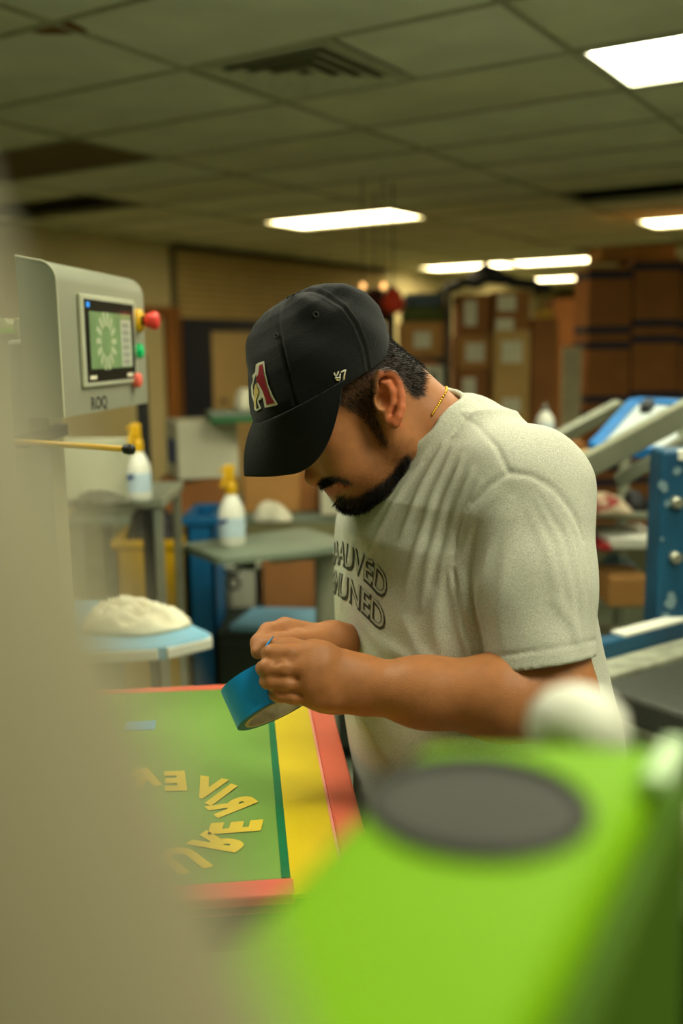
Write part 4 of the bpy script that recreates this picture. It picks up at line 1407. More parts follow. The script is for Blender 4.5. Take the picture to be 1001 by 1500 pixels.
def sdf_mesh(f, lo, hi, h, blk=8, slack=1.6):
    lo, hi = np.asarray(lo, float), np.asarray(hi, float)
    nb = np.ceil((hi - lo) / (h * blk)).astype(int)
    N = nb * blk
    bi = np.stack(np.meshgrid(*[np.arange(n) for n in nb], indexing='ij'), -1).reshape(-1, 3)
    ctr = lo + (bi * blk + (blk - 1) / 2) * h
    cv_ = f(ctr)
    act = np.abs(cv_) < 0.5 * blk * h * 1.7321 * slack + h
    g = np.repeat(np.repeat(np.repeat(cv_.reshape(nb), blk, 0), blk, 1), blk, 2).astype(np.float32)
    loc = np.stack(np.meshgrid(*[np.arange(blk)] * 3, indexing='ij'), -1).reshape(-1, 3)
    ab = bi[act]
    for s in range(0, len(ab), 400):
        idx = (ab[s:s + 400, None, :] * blk + loc[None]).reshape(-1, 3)
        g[idx[:, 0], idx[:, 1], idx[:, 2]] = f(lo + idx * h)
    s = g < 0
    cells = np.zeros(np.array(N) - 1, np.int8)
    for dx in (0, 1):
        for dy in (0, 1):
            for dz in (0, 1):
                cells += s[dx:N[0] - 1 + dx, dy:N[1] - 1 + dy, dz:N[2] - 1 + dz]
    ci = np.argwhere((cells > 0) & (cells < 8))
    vid = -np.ones(cells.shape, np.int64)
    vid[ci[:, 0], ci[:, 1], ci[:, 2]] = np.arange(len(ci))
    corner = np.array([(a, b, c) for a in (0, 1) for b in (0, 1) for c in (0, 1)])
    val = np.stack([g[ci[:, 0] + a, ci[:, 1] + b, ci[:, 2] + c] for a, b, c in corner], 1)
    acc = np.zeros((len(ci), 3))
    cnt = np.zeros(len(ci))
    for i in range(8):
        for j in range(i + 1, 8):
            if np.abs(corner[i] - corner[j]).sum() == 1:
                m = (val[:, i] < 0) != (val[:, j] < 0)
                t = val[m, i] / (val[m, i] - val[m, j])
                acc[m] += corner[i] + t[:, None] * (corner[j] - corner[i])
                cnt[m] += 1
    V = lo + (ci + acc / cnt[:, None]) * h
    F = []
    for ax in range(3):
        a1, a2 = (ax + 1) % 3, (ax + 2) % 3
        sl0 = [slice(None)] * 3
        sl1 = [slice(None)] * 3
        sl0[ax] = slice(0, N[ax] - 1)
        sl1[ax] = slice(1, N[ax])
        d = s[tuple(sl0)] != s[tuple(sl1)]
        e = np.argwhere(d)
        e = e[(e[:, a1] > 0) & (e[:, a2] > 0) & (e[:, a1] < N[a1] - 1) & (e[:, a2] < N[a2] - 1)]
        u1 = np.zeros(3, int)
        u2 = np.zeros(3, int)
        u1[a1] = 1
        u2[a2] = 1
        q = [e - u1 - u2, e - u2, e, e - u1]
        ids = np.stack([vid[c[:, 0], c[:, 1], c[:, 2]] for c in q], 1)
        flip = ~s[e[:, 0], e[:, 1], e[:, 2]]
        ids[flip] = ids[flip][:, ::-1]
        F.append(ids)
    F = np.concatenate(F)
    F = F[(F >= 0).all(1)]
    return V, F


def arr_mesh(name, V, F, smooth=True):
    me = bpy.data.meshes.new(name)
    me.vertices.add(len(V))
    me.vertices.foreach_set('co', np.asarray(V, np.float32).ravel())
    k = F.shape[1]
    me.loops.add(len(F) * k)
    me.loops.foreach_set('vertex_index', np.asarray(F, np.int32).ravel())
    me.polygons.add(len(F))
    me.polygons.foreach_set('loop_start', np.arange(0, len(F) * k, k, dtype=np.int32))
    if smooth:
        me.polygons.foreach_set('use_smooth', np.ones(len(F), bool))
    me.update(calc_edges=True)
    me.validate()
    return me


def set_colors(me, cols):
    a = me.color_attributes.new('tint', 'FLOAT_COLOR', 'POINT')
    c4 = np.ones((len(cols), 4), np.float32)
    c4[:, :3] = cols
    a.data.foreach_set('color', c4.ravel())


def tint_mat(name, rough, sss=0.0, bump=0.0, bscale=400, sheen=0.0, spec=0.35, mixnoise=0.1, nscale=60):
    m = bpy.data.materials.new(name)
    m.use_nodes = True
    nt = m.node_tree
    b = nt.nodes['Principled BSDF']
    at_ = nt.nodes.new('ShaderNodeAttribute')
    at_.attribute_name = 'tint'
    n = nt.nodes.new('ShaderNodeTexNoise')
    n.inputs['Scale'].default_value = nscale
    n.inputs['Detail'].default_value = 4
    tc = nt.nodes.new('ShaderNodeTexCoord')
    nt.links.new(tc.outputs['Object'], n.inputs['Vector'])
    mr = nt.nodes.new('ShaderNodeMapRange')
    mr.inputs[1].default_value = 0.3
    mr.inputs[2].default_value = 0.7
    mr.inputs[3].default_value = 1 - mixnoise
    mr.inputs[4].default_value = 1 + mixnoise
    nt.links.new(n.outputs['Fac'], mr.inputs[0])
    vm = nt.nodes.new('ShaderNodeVectorMath')
    vm.operation = 'SCALE'
    nt.links.new(at_.outputs['Color'], vm.inputs[0])
    nt.links.new(mr.outputs[0], vm.inputs['Scale'])
    nt.links.new(vm.outputs[0], b.inputs['Base Color'])
    b.inputs['Roughness'].default_value = rough
    b.inputs['Specular IOR Level'].default_value = spec
    b.inputs['Sheen Weight'].default_value = sheen
    if sss:
        b.inputs['Subsurface Weight'].default_value = sss
        b.inputs['Subsurface Radius'].default_value = (0.006, 0.002, 0.001)
        b.inputs['Subsurface Scale'].default_value = 0.6
    if bump:
        n2 = nt.nodes.new('ShaderNodeTexNoise')
        n2.inputs['Scale'].default_value = bscale
        nt.links.new(tc.outputs['Object'], n2.inputs['Vector'])
        bp = nt.nodes.new('ShaderNodeBump')
        bp.inputs['Strength'].default_value = bump
        bp.inputs['Distance'].default_value = 0.001
        nt.links.new(n2.outputs['Fac'], bp.inputs['Height'])
        nt.links.new(bp.outputs['Normal'], b.inputs['Normal'])
    return m


def inside(P, poly, soft=0.0):
    """soft membership of 2-D points in a polygon (1 inside, fading over soft)"""
    x, y = P[:, 0], P[:, 1]
    ins = np.zeros(len(P), bool)
    dmin = np.full(len(P), 1e9)
    n = len(poly)
    for i in range(n):
        (x1, y1), (x2, y2) = poly[i], poly[(i + 1) % n]
        c = ((y1 > y) != (y2 > y)) & (x < (x2 - x1) * (y - y1) / (y2 - y1 + 1e-12) + x1)
        ins ^= c
        ex, ey = x2 - x1, y2 - y1
        t = np.clip(((x - x1) * ex + (y - y1) * ey) / (ex * ex + ey * ey + 1e-12), 0, 1)
        dmin = np.minimum(dmin, np.hypot(x - x1 - t * ex, y - y1 - t * ey))
    if soft <= 0:
        return ins.astype(float)
    sd = np.where(ins, dmin, -dmin)
    return np.clip(0.5 + sd / (2 * soft), 0, 1)


# ------------------------------------------------------------------ the man: head frame
HD = 1.17
hyaw = math.radians(9)
HO = at(562, 592, HD)
HF = np.array([-math.cos(hyaw), -math.sin(hyaw), 0])     # horizontal facing direction
HL = np.array([math.sin(hyaw), -math.cos(hyaw), 0])      # his left, towards the camera
HU = EZ
HR = np.stack([HF, HL, HU], 1)                           # world = HO + HR @ (f, l, u)


def hp3(px, py, lat):
    """point of the plane lat metres left of the head's mid-plane, in head coordinates (f, l, u)"""
    p = on_plane(px, py, HO + HL * lat, HL)
    q = (p - HO) @ HR
    return np.array([q[0], lat, q[2]])


def to_w(q):
    return HO + HR @ q


def to_head(P):
    q = (P - HO) @ HR
    q[:, 1] = np.abs(q[:, 1])
    return q


PXM = HD / FPX     # metres per pixel at the mid-plane


def rot2(ang):
    """axes tilted in the f-u plane: first axis turned down from forward by ang"""
    c, s = math.cos(ang), math.sin(ang)
    return np.array([[c, 0, s], [0, 1, 0], [-s, 0, c]])


ear_rim = [(549, 570), (549, 556), (556, 547), (567, 544), (577, 549), (584, 562), (588, 580), (588, 597), (584, 610), (578, 619), (571, 618), (566, 608)]
ear_anti = [(560, 560), (568, 562), (574, 574), (575, 590), (570, 602)]
EAR_L = 0.084


def neck(q):
    H = hp3
    d = cone(q, H(585, 600, 0.0), H(655, 690, 0.0), 0.053, 0.060)
    return smin(d, cone(q, H(594, 588, 0.018), H(655, 645, 0.024), 0.034, 0.046), 0.02)


def f_neck(P):
    return neck(to_head(P))


def f_head(P):
    q = to_head(P)
    H = hp3
    # skull and face masses
    d = ellip(q, H(470, 545, 0), (0.083, 0.073, 0.083), rot2(math.radians(32)))
    d = smin(d, ellip(q, H(543, 560, 0), (0.053, 0.060, 0.048)), 0.02)
    d = smin(d, cone(q, H(482, 588, 0), H(512, 662, 0), 0.060, 0.045), 0.03)
    d = smin(d, ellip(q, H(526, 672, 0.0), (0.048, 0.054, 0.048), rot2(math.radians(32))), 0.025)
    # cheek bones, cheeks, muzzle
    d = smin(d, ellip(q, H(488, 640, 0.045), (0.022, 0.018, 0.022)), 0.02)
    d = smin(d, ellip(q, H(512, 678, 0.040), (0.026, 0.016, 0.026)), 0.02)
    d = smin(d, ellip(q, H(503, 700, 0.0), (0.023, 0.030, 0.022)), 0.014)
    # jaw and chin
    d = smin(d, cone(q, H(584, 652, 0.050), H(524, 722, 0.018), 0.015, 0.017), 0.022)
    d = smin(d, cone(q, H(566, 600, 0.062), H(584, 652, 0.050), 0.014, 0.016), 0.022)
    d = smin(d, ellip(q, H(515, 724, 0.0), (0.019, 0.024, 0.017)), 0.014)
    d = smin(d, ellip(q, H(545, 690, 0.02), (0.035, 0.035, 0.024), rot2(math.radians(-25))), 0.02)
    # brow, nose
    d = smin(d, ellip(q, H(428, 625, 0.018), (0.014, 0.028, 0.012), rot2(math.radians(30))), 0.012)
    d = smax(d, -ellip(q, H(441, 655, 0.033), (0.014, 0.017, 0.011)), 0.01)
    d = smin(d, ellip(q, H(456, 655, 0.031), (0.0125, 0.0125, 0.0125)), 0.003)
    d = smin(d, cone(q, H(437, 640, 0), H(464, 693, 0), 0.0080, 0.0095), 0.007)
    d = smin(d, ellip(q, H(461, 698, 0), (0.0122, 0.0130, 0.0112)), 0.005)
    d = smin(d, ellip(q, H(475, 692, 0.0130), (0.0115, 0.0075, 0.0098), rot2(math.radians(40))), 0.004)
    d = smax(d, -ellip(q, H(469, 705, 0.007), (0.0055, 0.004, 0.004)), 0.002)
    # lips
    d = smin(d, cone(q, H(484, 710, 0.0), H(504, 708, 0.022), 0.0082, 0.0045), 0.003)
    d = smin(d, cone(q, H(490, 718, 0.0), H(506, 712, 0.020), 0.0090, 0.0048), 0.003)
    d = d + 0.0022 * np.exp(-(polydist(q, [H(486, 714, 0.0), H(490, 713, 0.012), H(507, 709, 0.023)]) / 0.0018) ** 2)
    # neck
    d = smin(d, neck(q), 0.022)
    d = smin(d, cone(q, H(578, 625, 0.045), H(600, 720, 0.02), 0.010, 0.011), 0.014)
    # ear
    rim = [H(x, y, EAR_L + 0.004 * math.sin(i)) for i, (x, y) in enumerate(ear_rim)]
    rr = [0.0045, 0.004, 0.0042, 0.0045, 0.0045, 0.0045, 0.0045, 0.0046, 0.0052, 0.0066, 0.0062, 0.0045]
    plate = [H(x, y, EAR_L - 0.006) for x, y in ((566, 556), (573, 575), (573, 598), (572, 612))]
    e = ellip(q, H(568, 578, EAR_L - 0.008), (0.0165, 0.005, 0.027))
    e = smin(e, chain(q, rim, rr, 0.002), 0.004)
    e = smin(e, chain(q, [H(x, y, EAR_L - 0.002) for x, y in ear_anti], [0.003, 0.0042, 0.0042, 0.004, 0.0035], 0.002), 0.0035)
    e = smin(e, cone(q, H(553, 585, EAR_L - 0.006), H(557, 597, EAR_L - 0.004), 0.0055, 0.0045), 0.004)
    e = smax(e, -ellip(q, H(561, 586, EAR_L + 0.003), (0.0075, 0.014, 0.0105)), 0.003)
    e = smin(e, cone(q, H(556, 575, 0.064), H(563, 590, 0.066), 0.009, 0.009), 0.005)
    d = smin(d, e, 0.005)
    return d


# ------------------------------------------------------------------ arms and hands
J = lambda x, y, d: at(x, y, d)
SH = J(772, 728, 1.085)
EL = J(812, 1024, 1.035)
WR = J(545, 1006, 1.060)


def f_near_arm(P):
    d = chain(P, [SH, (SH + EL) / 2, EL], [0.054, 0.046, 0.041], 0.01)
    d = smin(d, cone(P, EL, J(735, 1021, 1.030), 0.044, 0.043), 0.02)
    d = smin(d, cone(P, J(735, 1021, 1.030), J(620, 1014, 1.045), 0.043, 0.032), 0.02)
    d = smin(d, cone(P, J(620, 1014, 1.045), WR, 0.032, 0.0268), 0.03)
    # back of the hand
    kn = [J(458, 957, 1.044), J(452, 978, 1.037), J(455, 1000, 1.037), J(464, 1020, 1.043)]
    ws = [J(532, 985, 1.060), J(532, 997, 1.056), J(532, 1009, 1.056), J(534, 1020, 1.060)]
    hnd = None
    for a, b, r in zip(ws, kn, (0.0135, 0.0140, 0.0138, 0.0125)):
        e = cone(P, a, b, 0.0165, r)
        hnd = e if hnd is None else smin(hnd, e, 0.012)
    hnd = smin(hnd, ellip(P, J(490, 1002, 1.064), (0.045, 0.016, 0.034)), 0.014)
    d = smin(d, hnd, 0.018)
    # fingers laid over the roll
    fing = [([kn[0], J(424, 957, 1.038), J(399, 956, 1.038), J(393, 957, 1.044)], [0.0112, 0.0096, 0.0088, 0.0082]),
            ([kn[1], J(416, 978, 1.032), J(392, 978, 1.033), J(386, 979, 1.040)], [0.0118, 0.0100, 0.0092, 0.0086]),
            ([kn[2], J(420, 1000, 1.032), J(397, 998, 1.034), J(391, 998, 1.041)], [0.0112, 0.0097, 0.0089, 0.0083]),
            ([kn[3], J(430, 1019, 1.036), J(410, 1017, 1.037), J(404, 1017, 1.043)], [0.0104, 0.0090, 0.0083, 0.0077])]
    for pts, rad in fing:
        d = smin(d, chain(P, pts, rad, 0.003), 0.0035)
    # knuckle bumps and tendons
    for k_, r in zip(kn, (.0112, .0118, .0112, .0105)):
        d = smin(d, cone(P, k_ + np.array([0.0, -0.0015, 0.0]), k_ + np.array([0.012, -0.001, 0.0]), r, r), 0.012)
    # thumb behind the roll, closing towards the fingertips
    d = smin(d, chain(P, [J(500, 975, 1.075), J(462, 958, 1.088), J(425, 948, 1.095), J(402, 946, 1.090)], [0.015, 0.0125, 0.0105, 0.0085], 0.004), 0.006)
    # creases between the fingers
    for i in range(3):
        a = (kn[i] + kn[i + 1]) / 2 + np.array([0, -0.012, 0])
        b = (fing[i][0][1] + fing[i + 1][0][1]) / 2 + np.array([0, -0.010, 0])
        d = d + 0.0022 * np.exp(-(cone(P, a + np.array([-0.012, 0, 0]), b + np.array([-0.012, 0, 0]), 0, 0) / 0.0026) ** 2)
    return d


def f_far_arm(P):
    SH2, EL2 = J(585, 740, 1.38), J(700, 1000, 1.40)
    WR2 = J(492, 936, 1.185)
    d = chain(P, [SH2, EL2], [0.056, 0.044], 0.01)
    d = smin(d, chain(P, [EL2, J(600, 970, 1.29), WR2], [0.044, 0.031, 0.0215], 0.01), 0.02)
    # palm
    kn = [J(418, 921, 1.150), J(420, 930, 1.168), J(426, 940, 1.182), J(434, 950, 1.192)]
    hnd = None
    for i, (b, r) in enumerate(zip(kn, (0.0135, 0.013, 0.0125, 0.0115))):
        a = WR2 + np.array([-0.012, 0.006 * (i - 1), 0.004 - 0.004 * i])
        e = cone(P, a, b, 0.0135, r)
        hnd = e if hnd is None else smin(hnd, e, 0.010)
    d = smin(d, hnd, 0.016)
    # index bent down to the tape end, other fingers curled under
    d = smin(d, chain(P, [kn[0], J(393, 925, 1.128), J(379, 941, 1.108), J(378, 955, 1.098)], [0.0118, 0.0102, 0.0092, 0.0080], 0.003), 0.004)
    d = smin(d, chain(P, [kn[1], J(400, 940, 1.140), J(398, 955, 1.128), J(408, 962, 1.130)], [0.0115, 0.0102, 0.0092, 0.0085], 0.003), 0.004)
    d = smin(d, chain(P, [kn[2], J(410, 958, 1.158), J(420, 966, 1.150), J(430, 962, 1.152)], [0.011, 0.010, 0.009, 0.008], 0.003), 0.004)
    d = smin(d, chain(P, [kn[3], J(424, 970, 1.176), J(436, 972, 1.170), J(442, 964, 1.170)], [0.0105, 0.0092, 0.0085, 0.0075], 0.003), 0.004)
    # thumb on the near side
    d = smin(d, chain(P, [J(470, 940, 1.165), J(437, 940, 1.135), J(412, 940, 1.112), J(394, 944, 1.098)], [0.016, 0.0125, 0.0105, 0.0082], 0.004), 0.008)
    return d


# ------------------------------------------------------------------ torso
tyaw = math.radians(22)
TF = np.array([-math.cos(tyaw), -math.sin(tyaw), 0])
TL = np.array([math.sin(tyaw), -math.cos(tyaw), 0])
spine = [  # (px, py, depth, front-back half, side half)
    (712, 1250, 1.25, 0.150, 0.185), (710, 1130, 1.25, 0.150, 0.190), (692, 1020, 1.25, 0.152, 0.192), (676, 920, 1.245, 0.140, 0.192),
    (667, 840, 1.24, 0.134, 0.190), (663, 770, 1.235, 0.126, 0.185), (660, 715, 1.23, 0.112, 0.165), (662, 668, 1.225, 0.088, 0.125), (655, 630, 1.22, 0.066, 0.085)]
_c = np.array([at(x, y, d) for x, y, d, a, b in spine])
_a = np.array([s[3] for s in spine])
_b = np.array([s[4] for s in spine])
_o = np.argsort(_c[:, 2])
_c, _a, _b = _c[_o], _a[_o], _b[_o]


def f_torso(P, grow=0.0):
    z = P[:, 2]
    cx, cy = np.interp(z, _c[:, 2], _c[:, 0]), np.interp(z, _c[:, 2], _c[:, 1])
    a, b = np.interp(z, _c[:, 2], _a) + grow, np.interp(z, _c[:, 2], _b) + grow
    dx, dy = P[:, 0] - cx, P[:, 1] - cy
    u, v = dx * TF[0] + dy * TF[1], dx * TL[0] + dy * TL[1]
    k = (np.abs(u / a) ** 2.3 + np.abs(v / b) ** 2.3) ** (1 / 2.3)
    d = (k - 1) * np.minimum(a, b) * 0.9
    d = np.maximum(d, z - (_c[-1, 2] + 0.02))
    return d


NB = at(650, 640, 1.215)
SH2 = J(585, 742, 1.38)


SLV = [SH, J(783, 850, 1.06), J(795, 985, 1.037)]
SLEEVE_FOLDS = []
hemL, hemR = at(713, 987, 1.035), at(878, 961, 1.035)
hem_dir = (hemR - hemL) / np.linalg.norm(hemR - hemL)
hem_n = np.cross(hem_dir, (hemL + hemR) / 2 - at(795, 979, 0.983))
hem_n /= np.linalg.norm(hem_n)
if hem_n[2] > 0:
    hem_n = -hem_n
hem_z = float(hemL[2])


def f_shirt0(P, near=True):
    d = f_torso(P, 0.004)
    d = smin(d, cone(P, at(665, 676, 1.185), at(765, 724, 1.09), 0.060, 0.069), 0.045)
    d = smin(d, cone(P, at(640, 680, 1.28), SH2, 0.066, 0.064), 0.05)
    d = smin(d, cone(P, at(680, 630, 1.205), at(705, 680, 1.19), 0.042, 0.072), 0.035)
    # sleeves: near one cut and hollowed at its hem
    kz = np.interp(P[:, 2], [hem_z, hem_z + 0.10, hem_z + 0.2], [0.003, 0.012, 0.035])
    sl = chain(P, SLV, [0.069, 0.0625, 0.0565], 0.02)
    for pts, h, w in SLEEVE_FOLDS:
        sl = sl - ridge(P, pts, h, w)
    hd_ = (P - hemL) @ hem_n
    sl = sl + 0.0016 * np.exp(-((hd_ + 0.0175) / 0.0017) ** 2)
    sl = np.maximum(sl, hd_)
    inner = chain(P, [SLV[1] * 0.35 + SLV[2] * 0.65, SLV[2] + (SLV[2] - SLV[1]) * 0.4], [0.0485, 0.0470])
    sl = smax(sl, -inner, 0.003)
    d = smin(d, sl, kz)
    d = smin(d, chain(P, [SH2, J(640, 960, 1.40)], [0.066, 0.060], 0.02), 0.03)
    return d


def trace(px, py, f, t0=0.9, t1=1.6):
    r = ray(px, py)
    t = t0
    for _ in range(80):
        v = float(f((CAM + r * t)[None])[0])
        if v < 0.0004:
            break
        t += v * 0.7
        if t > t1:
            break
    return CAM + r * t


def on_shirt(pts):
    out = []
    for (x0, y0), (x1, y1) in zip(pts[:-1], pts[1:]):
        n = max(2, int(math.hypot(x1 - x0, y1 - y0) / 16))
        out += [(x0 + (x1 - x0) * i / n, y0 + (y1 - y0) * i / n) for i in range(n)]
    out.append(pts[-1])
    out = [trace(x, y, f_shirt0) for x, y in out]
    keep = [out[0]]
    for p in out[1:]:
        if 0.004 < np.linalg.norm(p - keep[-1]) < 0.05:
            keep.append(p)
    return keep if len(keep) > 1 else out


# folds: (sight line points, height, half width)
folds_px = [
    ([(646, 628), (606, 692), (560, 765)], 0.0040, 0.0045), ([(656, 640), (622, 706), (585, 790)], 0.0042, 0.0045),
    ([(668, 650), (640, 716), (610, 810), (590, 880)], 0.0046, 0.005), ([(680, 664), (655, 730), (630, 820), (615, 900)], 0.0050, 0.005),
    ([(694, 680), (672, 740), (650, 830), (640, 920)], 0.0052, 0.0055), ([(634, 634), (590, 705), (540, 775)], 0.0034, 0.0045),
    ([(706, 700), (684, 750), (664, 820), (655, 900)], 0.0046, 0.005), ([(600, 700), (560, 770), (525, 850)], 0.0030, 0.006),
    ([(735, 712), (695, 755), (676, 830), (690, 930)], 0.0050, 0.006), ([(700, 760), (684, 840), (700, 960)], -0.0055, 0.007),
    ([(752, 725), (722, 790), (700, 870), (712, 960)], 0.0040, 0.006), ([(768, 740), (742, 810), (728, 890), (738, 960)], 0.0026, 0.008),
    ([(790, 712), (832, 780), (852, 870), (860, 955)], 0.0048, 0.005), ([(780, 720), (818, 790), (838, 880), (846, 950)], 0.0036, 0.005),
    ([(806, 716), (844, 780), (862, 870)], 0.0046, 0.0045), ([(770, 730), (805, 810), (826, 900)], 0.0026, 0.006), ([(808, 870), (840, 915), (856, 955)], 0.0030, 0.006),
    ([(662, 900), (685, 950), (700, 990)], 0.0045, 0.007), ([(652, 830), (660, 900), (680, 960), (694, 995)], -0.005, 0.008),
    ([(545, 930), (600, 965), (660, 985)], 0.0035, 0.008), ([(520, 900), (560, 950), (620, 975)], 0.0025, 0.009),
    ([(500, 960), (508, 1010), (530, 1070)], 0.003, 0.007), ([(515, 1020), (555, 1090), (590, 1140)], 0.0035, 0.009),
    ([(636, 860), (638, 920), (655, 980)], 0.0035, 0.008), ([(590, 900), (610, 950), (660, 990)], 0.003, 0.008),
    ([(530, 760), (510, 830), (498, 900)], 0.0022, 0.008),
]
seams_px = [
    ([(662, 600), (700, 622), (728, 655), (746, 692)], 0.0024, 0.0024),
    ([(746, 692), (715, 712), (690, 740), (672, 780), (664, 830), (672, 890), (692, 950), (708, 984)], 0.0036, 0.0026),
    ([(746, 692), (780, 697), (812, 716), (838, 748), (855, 790)], 0.0034, 0.0026),
]
FOLDS = [(on_shirt(p), h, w) for p, h, w in folds_px]
SEAMS = [(on_shirt(p), h, w) for p, h, w in seams_px]
# collar ring, fitted around the neck
def pull(p, f, target):
    e = 0.0008
    Q = np.array([p, p + [e, 0, 0], p + [0, e, 0], p + [0, 0, e]])
    v = f(Q.copy())
    g = (v[1:] - v[0]) / e
    return p - g * (v[0] - target) / (g @ g + 1e-9)


NA, NBt = to_w(hp3(588, 598, 0.0)), at(640, 700, 1.185)
nax = (NBt - NA) / np.linalg.norm(NBt - NA)
nx = HL - nax * (HL @ nax)
nx /= np.linalg.norm(nx)
ny = np.cross(nax, nx)
COL = []
for k in range(36):
    th = 2 * PI * k / 36
    p = NA + (NBt - NA) * 0.55 + (nx * math.cos(th) + ny * math.sin(th)) * 0.065
    for _ in range(25):
        p = p + 0.7 * (pull(p, f_shirt0, 0.001) - p)
        p = p + 0.7 * (pull(p, f_neck, 0.004) - p)
    COL.append(p)
COL = [(COL[i - 1] + COL[i] + COL[(i + 1) % 36]) / 3 for i in range(36)]


def f_shirt(P):
    d = f_shirt0(P)
    for pts, h, w in FOLDS:
        d = d - ridge(P, pts, h, w)
    # fine cloth waviness
    d = d + 0.0012 * np.sin(P[:, 0] * 60 + P[:, 2] * 25) * np.sin(P[:, 2] * 45 + P[:, 1] * 30)
    for pts, h, w in SEAMS:
        d = d + groove(P, pts, h, w)
    d = np.maximum(d, -(P[:, 2] - 0.86))
    # neck opening and collar band
    nk = f_neck(P) - 0.0012
    ringd = polydist(P, COL + COL[:1])
    d = smax(d, -nk, 0.003)
    cl_ = smax(ringd - 0.0105, np.abs(nk - 0.0040) - 0.0034, 0.002)
    d = smin(d, cl_, 0.004)
    d = d + 0.0024 * np.exp(-((ringd - 0.0165) / 0.0018) ** 2)
    return d


# ------------------------------------------------------------------ build the body mesh
pieces = []
Vh, Fh = sdf_mesh(f_head, HO + np.array([-0.20, -0.115, -0.22]), HO + np.array([0.125, 0.125, 0.145]), 0.0019)
pieces.append((Vh, Fh))
Va, Fa = sdf_mesh(f_near_arm, at(370, 940, 1.04) + np.array([-0.03, -0.10, -0.20]), np.array([SH[0] + 0.10, SH[1] + 0.09, SH[2] + 0.08]), 0.0022)
pieces.append((Va, Fa))
Vb, Fb = sdf_mesh(f_far_arm, at(370, 905, 1.12) + np.array([-0.02, -0.08, -0.14]), np.array([at(700, 1000, 1.4)[0] + 0.07, 1.48, at(585, 740, 1.38)[2] + 0.07]), 0.0026)
pieces.append((Vb, Fb))


def f_core(P):
    return f_torso(P, -0.012)


Vt, Ft = sdf_mesh(f_core, _c.min(0) + np.array([-0.24, -0.24, 0.06]), _c.max(0) + np.array([0.24, 0.24, 0.04]), 0.012)
pieces.append((Vt, Ft))
off = 0
VV, FF = [], []
for v, f in pieces:
    VV.append(v)
    FF.append(f + off)
    off += len(v)
VB, FB = np.concatenate(VV), np.concatenate(FF)
bme = arr_mesh('person', VB, FB)
# skin tint: complexion, lips, ear, stubble, nails
SK = np.array(srgb(168, 110, 66)[:3])
skin = np.tile(SK, (len(VB), 1))


def mixc(mask, col):
    global skin
    skin = skin * (1 - mask[:, None]) + np.array(col[:3]) * mask[:, None]


def face_px(V):
    """sight-line position of head points, far side folded onto the near side"""
    q = (V - HO) @ HR
    q[:, 1] = np.abs(q[:, 1])
    return proj(HO + q @ HR.T), q


hp_, hq_ = face_px(VB)
nh = np.arange(len(VB)) < len(Vh)
POLY = {
    'beard': [(497, 728), (508, 729), (524, 727), (545, 716), (562, 704), (577, 690), (588, 674), (598, 666), (612, 690), (600, 730), (560, 760), (505, 760), (494, 740)],
    'stash': [(466, 706), (474, 700), (490, 698), (506, 702), (515, 709), (509, 710), (496, 706), (482, 710), (472, 715)],
    'burn': [(488, 588), (500, 560), (520, 530), (552, 530), (553, 562), (547, 585), (552, 606), (560, 626), (567, 646), (566, 657), (557, 652), (546, 634), (530, 612), (510, 600)],
    'back': [(540, 545), (545, 480), (600, 480), (625, 550), (622, 580), (606, 584), (596, 572), (588, 556), (576, 544)],
    'stub': [(512, 705), (540, 690), (556, 668), (566, 650), (580, 650), (606, 640), (610, 720), (540, 760), (490, 745), (494, 722)],
    'lips': [(474, 714), (482, 707), (500, 706), (513, 710), (507, 717), (498, 724), (482, 726)],
    'ear': [(556, 540), (600, 540), (596, 625), (566, 625), (566, 600), (556, 580)],
    'soul': [(496, 727), (505, 727), (506, 736), (495, 736)],
}
MASK = {k: inside(hp_, v, 6.0 if k == 'stub' else (2.0 if k == 'lips' else 4.0)) * nh for k, v in POLY.items()}
mixc(MASK['ear'] * (np.abs(hq_[:, 1]) > 0.07) * 0.55, srgb(206, 104, 66))
mixc(MASK['lips'] * 0.9, srgb(172, 80, 62))
mixc(inside(hp_, [(440, 690), (470, 680), (480, 705), (450, 715)], 6) * nh * 0.35, srgb(196, 110, 66))
grain = RNG.uniform(0, 1, len(VB))
mixc(MASK['stub'] * 0.30 * (0.4 + 0.6 * grain), srgb(70, 48, 30))
for k, w in (('beard', 0.9), ('stash', 0.95), ('burn', 0.75), ('back', 0.95), ('soul', 0.85)):
    mixc(MASK[k] * w, srgb(24, 20, 16))
set_colors(bme, np.clip(skin, 0, 1))
M_SKIN = tint_mat('skin', 0.52, sss=0.15, bump=0.25, bscale=500, spec=0.3, mixnoise=0.07, nscale=90)
bme.materials.append(M_SKIN)
person = link('person', bme)
tag(person, 'man in a grey t-shirt and black cap bending over a roll of blue tape', 'person')


